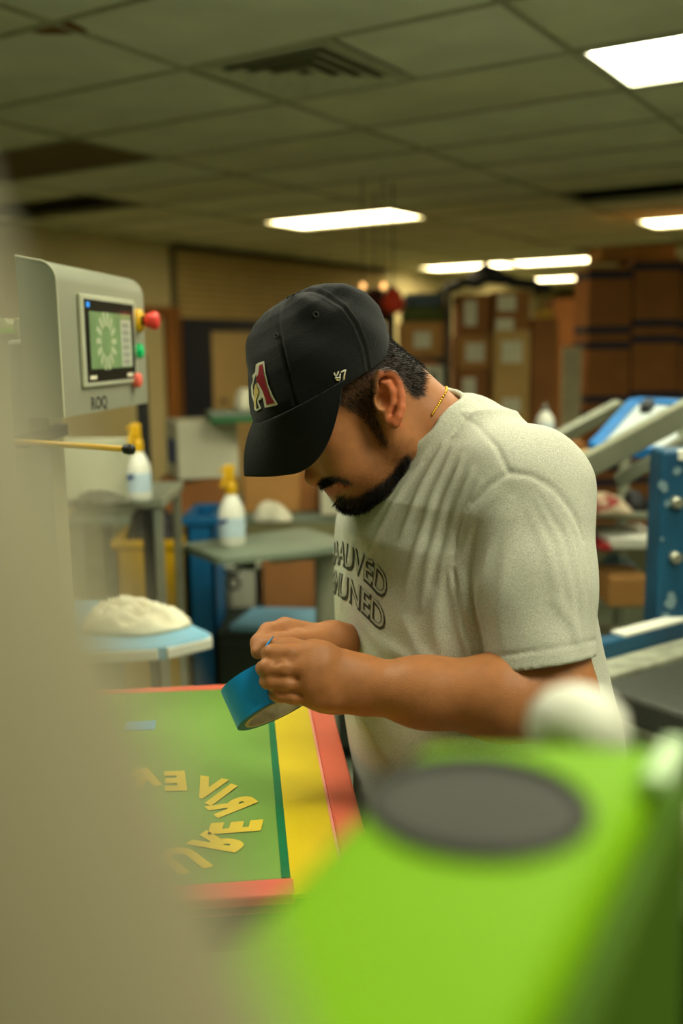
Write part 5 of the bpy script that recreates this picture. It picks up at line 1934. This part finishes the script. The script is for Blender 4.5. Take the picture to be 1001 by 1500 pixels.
# ------------------------------------------------------------------ hair, beard: short strands rooted on the head surface
def strands(name, V, F, weight, n, length, width, droop, m, parent, sweep=None, seed=1, lift=0.0):
    rg = np.random.default_rng(seed)
    a, b, c = V[F[:, 0]], V[F[:, 1]], V[F[:, 2]]
    nr = np.cross(b - a, V[F[:, 3]] - a)
    ar = np.linalg.norm(nr, axis=1) + 1e-15
    w = ar * weight[F].mean(1)
    pick = rg.choice(len(F), n, p=w / w.sum())
    r1, r2 = rg.uniform(0, 1, n), rg.uniform(0, 1, n)
    d4 = V[F[pick, 3]]
    root = (a[pick] * ((1 - r1) * (1 - r2))[:, None] + b[pick] * (r1 * (1 - r2))[:, None] + c[pick] * (r1 * r2)[:, None] + d4 * ((1 - r1) * r2)[:, None])
    N = nr[pick] / ar[pick][:, None]
    dirv = N * lift + np.asarray(droop) + rg.normal(0, 0.28, (n, 3))
    dirv /= np.linalg.norm(dirv, axis=1)[:, None]
    L = length * rg.uniform(0.5, 1.25, n)
    side = np.cross(dirv, rg.normal(0, 1, (n, 3)))
    side /= np.linalg.norm(side, axis=1)[:, None]
    mid = root + dirv * (L * 0.55)[:, None] + N * 0.0006
    d2 = dirv + np.asarray(sweep if sweep is not None else droop) * 0.5
    d2 /= np.linalg.norm(d2, axis=1)[:, None]
    tip = mid + d2 * (L * 0.45)[:, None]
    ww = (width * rg.uniform(0.7, 1.3, n))[:, None] / 2
    root = root - N * 0.0008
    vs = np.stack([root - side * ww, root + side * ww, mid + side * ww * 0.8, mid - side * ww * 0.8, tip + side * ww * 0.15, tip - side * ww * 0.15], 1).reshape(-1, 3)
    i = np.arange(n)[:, None] * 6
    fs = np.concatenate([i + np.array([[0, 1, 2, 3]]), i + np.array([[3, 2, 4, 5]])])
    me = arr_mesh(name, vs, fs, smooth=False)
    o = link(name, me, m, parent)
    o['kind'] = 'stuff'
    return o


M_HAIR = mat('black hair', srgb(24, 21, 17), 0.7, var=0.4, scale=200, spec=0.25)
wgt = lambda k: MASK[k][:len(Vh)]
tanf = HF * 0.3 - HU * 0.9
o = strands('hair', Vh, Fh, np.maximum(wgt('burn') ** 2, wgt('back') ** 2 * 1.2) + 1e-9, 9000, 0.0055, 0.00045, -HF * 0.75 - HU * 0.65, M_HAIR, person, lift=0.55, seed=2)
o['label'] = 'short black hair and sideburn below the cap'
o = strands('beard', Vh, Fh, np.maximum(wgt('beard') ** 2, wgt('soul')) + 1e-9, 9000, 0.0065, 0.00045, HF * 0.2 - HU * 0.8, M_HAIR, person, lift=0.5, seed=3)
o['label'] = 'trimmed black beard along the jaw'
o = strands('moustache', Vh, Fh, wgt('stash') ** 2 + 1e-9, 2200, 0.0036, 0.00042, -HF * 0.1 - HU * 0.9, M_HAIR, person, lift=0.45, seed=4)
o['label'] = 'thin black moustache'
strands('stubble', Vh, Fh, wgt('stub') * 0.6 + 1e-9, 1800, 0.0022, 0.0003, -HU * 0.8, M_HAIR, person, lift=0.6, seed=5)

# gold chain at the nape
ch_pts = [at(x, y, d) for x, y, d in ((634, 580, 1.20), (637, 588, 1.165), (634, 600, 1.142), (629, 612, 1.130))]
ck = MB()
N_ = 26
for i in range(N_):
    t = i / N_ * (len(ch_pts) - 1)
    k = int(t)
    p = ch_pts[k] * (1 - t + k) + ch_pts[min(k + 1, len(ch_pts) - 1)] * (t - k)
    # pull each link onto the neck surface
    for _ in range(6):
        e = 0.001
        v0 = float(f_head(p[None].copy())[0]) - 0.0012
        g = np.array([float(f_head((p + np.eye(3)[j] * e)[None].copy())[0]) - 0.0012 - v0 for j in range(3)]) / e
        p = p - g * v0 / (g @ g + 1e-9) * 0.8
    ck.lathe([(0.0004, -0.0016), (0.0013, -0.001), (0.0015, 0), (0.0013, 0.001), (0.0004, 0.0016)], p, n=8)
o = ck.build('necklace', mat('gold', srgb(230, 186, 70), 0.3, 0.9, var=0.1), person, smooth=True)
o['label'] = 'thin gold chain at the nape'

# ------------------------------------------------------------------ t-shirt
Vs, Fs = sdf_mesh(f_shirt, np.array([at(480, 900, 1.1)[0] - 0.09, 0.90, 0.84]), np.array([at(880, 900, 1.1)[0] + 0.06, 1.56, at(660, 560, 1.2)[2] + 0.01]), 0.0026, slack=2.0)
sme = arr_mesh('t_shirt', Vs, Fs)
m = bpy.data.materials.new('heather grey jersey')
m.use_nodes = True
nt = m.node_tree
b_ = nt.nodes['Principled BSDF']
tcn = nt.nodes.new('ShaderNodeTexCoord')
mpn = nt.nodes.new('ShaderNodeMapping')
mpn.inputs['Scale'].default_value = (1, 1, 2.2)
nt.links.new(tcn.outputs['Object'], mpn.inputs['Vector'])
n1 = nt.nodes.new('ShaderNodeTexNoise')
n1.inputs['Scale'].default_value = 650
n1.inputs['Detail'].default_value = 3
n2 = nt.nodes.new('ShaderNodeTexNoise')
n2.inputs['Scale'].default_value = 7
nt.links.new(mpn.outputs['Vector'], n1.inputs['Vector'])
nt.links.new(tcn.outputs['Object'], n2.inputs['Vector'])
rp_ = nt.nodes.new('ShaderNodeValToRGB')
rp_.color_ramp.elements[0].position = 0.32
rp_.color_ramp.elements[1].position = 0.66
rp_.color_ramp.elements[0].color = srgb(172, 172, 156)
rp_.color_ramp.elements[1].color = srgb(216, 216, 198)
nt.links.new(n1.outputs['Fac'], rp_.inputs['Fac'])
mx = nt.nodes.new('ShaderNodeMix')
mx.data_type = 'RGBA'
mx.blend_type = 'MULTIPLY'
mx.inputs['Factor'].default_value = 0.12
nt.links.new(rp_.outputs['Color'], mx.inputs['A'])
nt.links.new(n2.outputs['Fac'], mx.inputs['B'])
nt.links.new(mx.outputs['Result'], b_.inputs['Base Color'])
b_.inputs['Roughness'].default_value = 0.92
b_.inputs['Specular IOR Level'].default_value = 0.15
b_.inputs['Sheen Weight'].default_value = 0.05
bp2 = nt.nodes.new('ShaderNodeBump')
bp2.inputs['Strength'].default_value = 0.25
bp2.inputs['Distance'].default_value = 0.0012
nt.links.new(n1.outputs['Fac'], bp2.inputs['Height'])
nt.links.new(bp2.outputs['Normal'], b_.inputs['Normal'])
sme.materials.append(m)
shirt = link('t_shirt', sme, None, person)
shirt['label'] = 'heather grey short-sleeved t-shirt with arched chest print'
BVS = BVHTree.FromPolygons([tuple(v) for v in Vs], [tuple(int(i) for i in f) for f in Fs])

# arched two-line chest print, laid on the cloth
CC = trace(506, 838, f_shirt0)
M_INK = mat('print ink', srgb(58, 58, 46), 0.85, var=0.25, scale=150)
M_INKL = mat('print light', srgb(176, 176, 156), 0.9, var=0.08, scale=100)


def print_line(s, size, vc, arch, wid, m, du=0.0, dv=0.0, off=0.0009, bold=0.0):
    vs, fs = text_mesh(s, size, bold, 0.0, 3)
    # refine so that the letters follow the folds
    bm = bmesh.new()
    bv = [bm.verts.new(v) for v in vs]
    for f in fs:
        try:
            bm.faces.new([bv[i] for i in f])
        except ValueError:
            pass
    bmesh.ops.triangulate(bm, faces=list(bm.faces))
    bmesh.ops.subdivide_edges(bm, edges=[e for e in bm.edges if e.calc_length() > 0.012], cuts=1, use_grid_fill=False)
    bmesh.ops.triangulate(bm, faces=list(bm.faces))
    vs = np.array([v.co[:] for v in bm.verts])
    bm.verts.index_update()
    fs = [tuple(v.index for v in f.verts) for f in bm.faces]
    bm.free()
    half = (vs[:, 0].max() - vs[:, 0].min()) / 2
    out = []
    for x, y, _ in vs:
        t = x / half
        u = t * wid + du
        w = vc + y * 1.0 - arch * t * t + dv
        # chest coordinates: u across (his left positive), w up
        p = CC + TL * u + EZ * w + TF * 0.25
        hit, nrm, _, _ = BVS.ray_cast(Vector(p), Vector(-TF))
        if hit is None:
            q = CC + TL * u + EZ * w
        else:
            q = np.array(hit) + np.array(nrm) * off
        out.append(q)
    return out, fs



pr = bpy.data.objects.new('chest_print', None)
C.objects.link(pr)
pr.empty_display_size = 0.02
pr.location = CC
attach(pr, shirt)
for s_, vc, arch, wid in (('HAAUVED', 0.008, 0.020, 0.098), ('LEMUNED', -0.031, 0.018, 0.100)):
    pts, fs = print_line(s_, 0.040, vc, arch, wid, M_INK, 0.0070, -0.0013, 0.0007, 0.0016)
    MB().raw(pts, fs).build('letter_shadow', M_INK, pr)
    pts, fs = print_line(s_, 0.040, vc, arch, wid, M_INKL, 0.0054, 0.0008, 0.0011, -0.0002)
    MB().raw(pts, fs).build('letter_face', M_INKL, pr)

# ------------------------------------------------------------------ cap
CO = hp3(471, 554, 0.0)                                  # middle of the crown's base line (head coordinates)
e2 = np.array([0.865, -0.502])
_p = lambda x, y: hp3(x, y, 0.0)
CE = _p(471 + 86.5, 554 - 50.2) - CO                     # towards the back of the cap
CE /= np.linalg.norm(CE)
CH = np.array([CE[2], 0, -CE[0]])                        # up out of the cap
if CH[2] < 0:
    CH = -CH
CLv = np.array([0.0, 1.0, 0.0])
k_ = PXM
prof_h = np.array([-14, 0, 20, 48, 75, 100, 112, 119.5, 122.5]) * k_
prof_f = np.array([-116, -115, -108, -96, -81, -60, -43, -22, 16]) * k_
prof_b = np.array([108, 114, 119, 120, 112, 92, 74, 52, 18]) * k_


def cap_pt(phi, h, out=0.0):
    """phi 0 = front, pi/2 = his left, pi = back; h metres above the base line; head coordinates"""
    f, b = np.interp(h, prof_h, prof_f), np.interp(h, prof_h, prof_b)
    a, c = (b - f) / 2 + out, (b + f) / 2
    lat = min(0.0905, 0.0905 * (a / (115 * k_)) ** 0.85) + out
    x = c - math.cos(phi) * a
    y = math.sin(phi) * lat
    return CO + CE * x + CLv * y + CH * (h + out * 0.3)


def to_world(q):
    return HO + HR @ q


NPH, NH = 240, 72
hs = np.concatenate([np.linspace(-14 * k_, 90 * k_, 44), 90 * k_ + (122.5 * k_ - 90 * k_) * np.sin(np.linspace(0.04, 1, 28) * PI / 2)])
rgc = np.random.default_rng(5)
wr = [(rgc.integers(1, 9), rgc.uniform(20, 90), rgc.uniform(0, 6.28), rgc.uniform(0.0002, 0.0007)) for _ in range(14)]
vs, fs = [], []
hb_lo = lambda phi: 0.0
for i, h in enumerate(hs):
    for j in range(NPH):
        phi = 2 * PI * j / NPH
        sd = min(abs(((phi - s0 + PI) % (2 * PI)) - PI) for s0 in (0, PI / 3, 2 * PI / 3, PI, 4 * PI / 3, 5 * PI / 3))
        arc = sd * 0.09 * max(0.15, math.cos(min(1.0, max(0, h / (123 * k_))) * PI / 2) ** 0.6)
        o_ = -0.0011 * math.exp(-(arc / 0.0016) ** 2) + 0.0005 * math.exp(-((arc - 0.004) / 0.0014) ** 2)
        soft = 0.4 + 0.9 * max(0, h / (123 * k_))
        for q_, fr_, ph, am in wr:
            o_ += soft * am * math.sin(q_ * phi + fr_ * h + ph)
        o_ += 0.0018 * soft * math.sin(5 * phi + 1.0) * math.exp(-((h - 95 * k_) / 0.012) ** 2)
        # band at the lower edge
        if h < 3 * k_:
            o_ -= 0.0006
        vs.append(to_world(cap_pt(phi, h, o_)))
for i in range(len(hs) - 1):
    for j in range(NPH):
        j2 = (j + 1) % NPH
        fs.append((i * NPH + j, i * NPH + j2, (i + 1) * NPH + j2, (i + 1) * NPH + j))
fs.append(tuple((len(hs) - 1) * NPH + j for j in range(NPH)))
M_CAP = mat('black cotton twill', srgb(11, 13, 11), 0.85, var=0.3, scale=30, bump=0.5, bscale=900, sheen=0.12, spec=0.15)
cap = MB().raw(vs, fs).build('cap', M_CAP, person, smooth=True)
cap['label'] = 'faded black baseball cap with a red and white letter on the front'
# curved brim
mid_in, mid_out = hp3(373, 612, 0.0), hp3(358, 698, 0.0)
edge_px = [(358, 698, 0.0), (385, 699, 0.022), (414, 697, 0.042), (440, 692, 0.056), (462, 677, 0.067), (478, 655, 0.075), (490, 625, 0.082), (499, 588, 0.089)]
edge = [hp3(*p) for p in edge_px]
inner = [cap_pt(phi, -7 * k_, 0.0012) for phi in np.linspace(0.0, 1.72, len(edge))]


def spline(pts, n):
    pts = np.array(pts)
    t = np.linspace(0, len(pts) - 1, n)
    out = []
    for x in t:
        i = min(int(x), len(pts) - 2)
        u = x - i
        p0, p1, p2, p3 = pts[max(i - 1, 0)], pts[i], pts[i + 1], pts[min(i + 2, len(pts) - 1)]
        out.append(0.5 * (2 * p1 + (p2 - p0) * u + (2 * p0 - 5 * p1 + 4 * p2 - p3) * u * u + (3 * p1 - 3 * p2 + p3 - p0) * u ** 3))
    return np.array(out)


NB_, NR_ = 40, 16
es, ins = spline(edge, NB_), spline(inner, NB_)
full_e = np.concatenate([(es * np.array([1, -1, 1]))[:0:-1], es])
full_i = np.concatenate([(ins * np.array([1, -1, 1]))[:0:-1], ins])
bulge = np.array([CE * -0.5 + CH * 0.85])[0]
vs, fs = [], []
nn = len(full_e)
for i in range(NR_ + 1):
    t = i / NR_
    for j in range(nn):
        p = full_i[j] * (1 - t) + full_e[j] * t
        wgt_ = 1 - abs(j - (nn - 1) / 2) / ((nn - 1) / 2)
        p = p + (np.array([0.35, 0, 0.25]) * 0.018 * math.sin(PI * t) * (0.25 + 0.75 * wgt_)) * 0.6
        if 0.08 < t < 0.97:
            p = p + np.array([0.5, 0, 0.5]) * 0.00035 * math.cos(t * 2 * PI * 7)
        vs.append(to_world(p))
for i in range(NR_):
    for j in range(nn - 1):
        fs.append((i * nn + j, i * nn + j + 1, (i + 1) * nn + j + 1, (i + 1) * nn + j))
o = MB().raw(vs, fs).build('brim', M_CAP, cap, smooth=True)
sm_ = o.modifiers.new('thickness', 'SOLIDIFY')
sm_.thickness = 0.003
sm_.offset = 0
sm2 = o.modifiers.new('round', 'SUBSURF')
sm2.levels = sm2.render_levels = 1
# button and eyelets
tb = hp3(415, 448, 0.0)
tn = (CE * -0.35 + CH * 0.9)
MB().lathe([(0.0085, -0.003), (0.0085, 0.0), (0.007, 0.0028), (0.004, 0.004), (0.0005, 0.0045)], to_world(tb - tn * 0.0006), HR @ tn, 20).build('button', M_CAP, cap, smooth=True)
CAPBV = BVHTree.FromObject
capv = [v.co.copy() for v in cap.data.vertices]
wm_ = world_mat(cap)
CBV = BVHTree.FromPolygons([tuple(wm_ @ v) for v in capv], [tuple(p.vertices) for p in cap.data.polygons])
M_THREAD = mat('thread white', srgb(216, 210, 186), 0.8, var=0.06, scale=300)
M_REDT = mat('thread red', srgb(150, 18, 36), 0.75, var=0.12, scale=300)
M_GOLDT = mat('thread gold', srgb(214, 188, 112), 0.8, var=0.1, scale=300)
M_EYE = mat('eyelet thread', srgb(40, 44, 38), 0.85)


def cap_hit(px, py):
    r = ray(px, py)
    hit, n, _, _ = CBV.ray_cast(Vector(CAM), Vector(r / np.linalg.norm(r)))
    return (np.array(hit), np.array(n)) if hit is not None else (None, None)


for (x, y) in ((463, 461), (405, 492)):
    h_, n_ = cap_hit(x, y)
    if h_ is not None:
        if n_ @ (CAM - h_) < 0:
            n_ = -n_
        rr = [h_ + n_ * 0.0006 + q for q in [(np.cross(n_, EZ) * math.cos(a) + np.cross(n_, np.cross(n_, EZ)) * math.sin(a)) * 0.0028 for a in np.linspace(0, 2 * PI, 17)[:-1]]]
        MB().tube(rr, 0.0008, 8, closed=True).build('eyelet', M_EYE, cap, smooth=True)


def emb(poly, m, off, name, parent):
    """embroidered patch: outline points are sighted on the cap, the fill follows the cloth"""
    bm = bmesh.new()
    vs_ = [bm.verts.new((x, y, 0)) for x, y in poly]
    f = bm.faces.new(vs_)
    bmesh.ops.triangulate(bm, faces=[f])
    for _ in range(2):
        bmesh.ops.subdivide_edges(bm, edges=[e for e in bm.edges if e.calc_length() > 5], cuts=1)
        bmesh.ops.triangulate(bm, faces=list(bm.faces))
    bm.verts.index_update()
    pts = []
    last = None
    for v in bm.verts:
        h_, n_ = cap_hit(v.co.x, v.co.y)
        if h_ is None:
            h_, n_ = cap_hit(v.co.x + 6, v.co.y)
        if h_ is None:
            h_, n_ = last
        if n_ @ (CAM - h_) < 0:
            n_ = -n_
        last = (h_, n_)
        pts.append(h_ + n_ * off)
    fs_ = [tuple(v.index for v in f.verts) for f in bm.faces]
    bm.free()
    o = MB().raw(pts, fs_).build(name, m, parent, smooth=True)
    return o


lg = bpy.data.objects.new('letter_badge', None)
C.objects.link(lg)
lg.empty_display_size = 0.01
lg.location = cap_hit(390, 570)[0]
attach(lg, cap)
white = [(376, 534), (381, 531), (388, 529), (390, 546), (394, 563), (401, 580), (408, 592), (405, 594), (389, 597), (388, 591), (386, 583), (382, 576), (380, 580), (380, 588), (384, 598), (377, 602), (374, 600), (373, 588), (370, 580), (369, 566), (372, 556), (371, 550), (375, 545)]
red = [(381, 536), (386, 533), (388, 549), (392, 565), (398, 581), (404, 590), (392, 593), (391, 586), (386, 572), (380, 561), (378, 560), (377, 553), (380, 548)]
gold = [(376, 562), (378, 563), (381, 573), (379, 579), (377, 588), (378, 596), (375, 596), (375, 584), (374, 572)]
blk = [(382, 583), (385, 587), (386, 593), (384, 594), (381, 590)]
emb(white, M_THREAD, 0.0010, 'white_outline', lg)
emb(red, M_REDT, 0.0015, 'red_letter', lg)
emb([(377, 548), (374, 556), (372, 566), (373, 578), (376, 588), (377, 599), (381, 597), (378, 588), (378, 578), (378, 570), (376, 563), (377, 556)], M_CAP, 0.0014, 'black_gap', lg)
emb(gold, M_GOLDT, 0.0018, 'gold_thread', lg)
nm = bpy.data.objects.new('number_badge', None)
C.objects.link(nm)
nm.empty_display_size = 0.01
nm.location = cap_hit(497, 550)[0]
attach(nm, cap)
for nm_, st_, mm_ in (('tick', [(489.5, 546), (490.5, 550)], M_THREAD), ('digit', [(496, 544), (491, 554), (499, 552.5)], M_THREAD), ('digit_stem', [(498.5, 547), (497, 558)], M_THREAD),
                      ('digit', [(499, 545), (506, 541.5), (502.5, 557)], M_THREAD), ('shade', [(492, 556), (496, 557)], M_GOLDT), ('shade', [(504.5, 548), (504, 556)], M_GOLDT)):
    P_ = []
    for (xa_, ya_), (xb_, yb_) in zip(st_[:-1], st_[1:]):
        for t in np.linspace(0, 1, 5):
            h_, n_ = cap_hit(xa_ + (xb_ - xa_) * t, ya_ + (yb_ - ya_) * t)
            P_.append(h_ + (n_ if n_ @ (CAM - h_) > 0 else -n_) * 0.0006)
    P_ = [p for i, p in enumerate(P_) if i == 0 or np.linalg.norm(p - P_[i - 1]) > 1e-5]
    MB().tube(P_, 0.0009, 6).build(nm_, mm_, nm, smooth=True)

# ------------------------------------------------------------------ trousers and shoes
hipc = _c[0].copy()
zw = 0.93
ft = np.array([-math.cos(tyaw), -math.sin(tyaw), 0])
hips = np.array([hipc[0] + 0.01, hipc[1], 0])


def f_trousers(P):
    d = ellip(P, hips + EZ * 0.88, (0.138, 0.168, 0.13), np.stack([TF, TL, EZ], 1))
    for s in (-1, 1):
        a = hips + TL * 0.095 * s + EZ * 0.82
        k = hips + TL * 0.105 * s + TF * 0.03 + EZ * 0.48
        b = hips + TL * 0.11 * s + EZ * 0.09
        d = smin(d, chain(P, [a, k, b], [0.090, 0.074, 0.064], 0.03), 0.03)
    d = d + 0.003 * np.sin(P[:, 2] * 60 + P[:, 0] * 20) * np.clip((0.5 - P[:, 2]) * 2, 0, 1)
    d = np.maximum(d, 0.05 - P[:, 2])
    return np.maximum(d, P[:, 2] - zw)


Vp, Fp = sdf_mesh(f_trousers, hips + np.array([-0.3, -0.3, 0.0]), hips + np.array([0.3, 0.3, 0.98]), 0.009)
o = link('trousers', arr_mesh('trousers', Vp, Fp), mat('black trousers', srgb(24, 25, 24), 0.85, var=0.2, scale=30, bump=0.3), person)
for s in (-1, 1):
    hl = hips + TL * 0.11 * s + EZ * 0.0

    def f_shoe(P, hl=hl):
        d = cone(P, hl - TF * 0.02 + EZ * 0.045, hl + TF * 0.17 + EZ * 0.03, 0.044, 0.042)
        d = smin(d, cone(P, hl + EZ * 0.06, hl + EZ * 0.11, 0.045, 0.043), 0.03)
        return np.maximum(d, 0.001 - P[:, 2])
    Vq, Fq = sdf_mesh(f_shoe, hl + np.array([-0.26, -0.26, -0.01]), hl + np.array([0.2, 0.2, 0.17]), 0.006)
    link('shoe', arr_mesh('shoe', Vq, Fq), M_BLACK, person)

# ------------------------------------------------------------------ the roll of blue tape in his hands
tc3 = at(397, 1012, 1.096)
ax = CR * -0.44 + CU * 0.83 + CF * 0.33
ax /= np.linalg.norm(ax)
RT, RI, WT = 0.050, 0.0385, 0.044
tape = thing('tape_roll', 'roll of bright blue masking tape held in both hands', 'tape', tc3)
M_TAPE = mat('blue tape', srgb(0, 142, 212), 0.5, var=0.06, scale=8, stretch=(1, 1, 1), spec=0.4)
M_TAPEE = mat('blue tape edge', srgb(6, 92, 138), 0.6, var=0.15, scale=120)


def annulus(r0, r1, h0, h1, n=72):
    ax1 = np.cross(ax, EZ)
    ax1 /= np.linalg.norm(ax1)
    ax2 = np.cross(ax, ax1)
    vs_, fs_ = [], []
    for k in range(n):
        a = 2 * PI * k / n
        er = ax1 * math.cos(a) + ax2 * math.sin(a)
        for r, h in ((r0, h0), (r1, h0), (r1, h1), (r0, h1)):
            vs_.append(tc3 + er * r + ax * h)
    for k in range(n):
        a, b = k * 4, ((k + 1) % n) * 4
        fs_ += [(a + i, a + (i + 1) % 4, b + (i + 1) % 4, b + i) for i in range(4)]
    return vs_, fs_


vs_, fs_ = annulus(RI + 0.002, RT, -WT / 2, WT / 2)
MB().raw(vs_, fs_).build('tape_winding', M_TAPE, tape, auto=math.radians(40))
vs_, fs_ = annulus(RI + 0.003, RT - 0.001, -WT / 2 - 0.0006, -WT / 2 + 0.002)
MB().raw(vs_, fs_).build('winding_edge', M_TAPEE, tape, auto=math.radians(40))
vs_, fs_ = annulus(RI - 0.001, RI + 0.0025, -WT / 2 - 0.001, WT / 2 + 0.001)
MB().raw(vs_, fs_).build('cardboard_core', mat('core card', srgb(196, 184, 150), 0.75, col2=srgb(150, 140, 108), scale=60), tape, auto=math.radians(40))
# lifted tape end pinched at the top
s0, s1, s2 = at(384, 968, 1.050), at(386, 952, 1.062), at(393, 940, 1.075)
st_pts = spline([s0, s1, s2], 10)
sv, sf = [], []
wd = np.array([0.004, 0.022, 0.0])
for p in st_pts:
    sv += [p - wd * 0.1, p + wd]
sf = [(2 * i, 2 * i + 1, 2 * i + 3, 2 * i + 2) for i in range(len(st_pts) - 1)]
o = MB().raw(sv, sf).build('tape_end', M_TAPE, tape, smooth=True)
md = o.modifiers.new('thickness', 'SOLIDIFY')
md.thickness = 0.0012
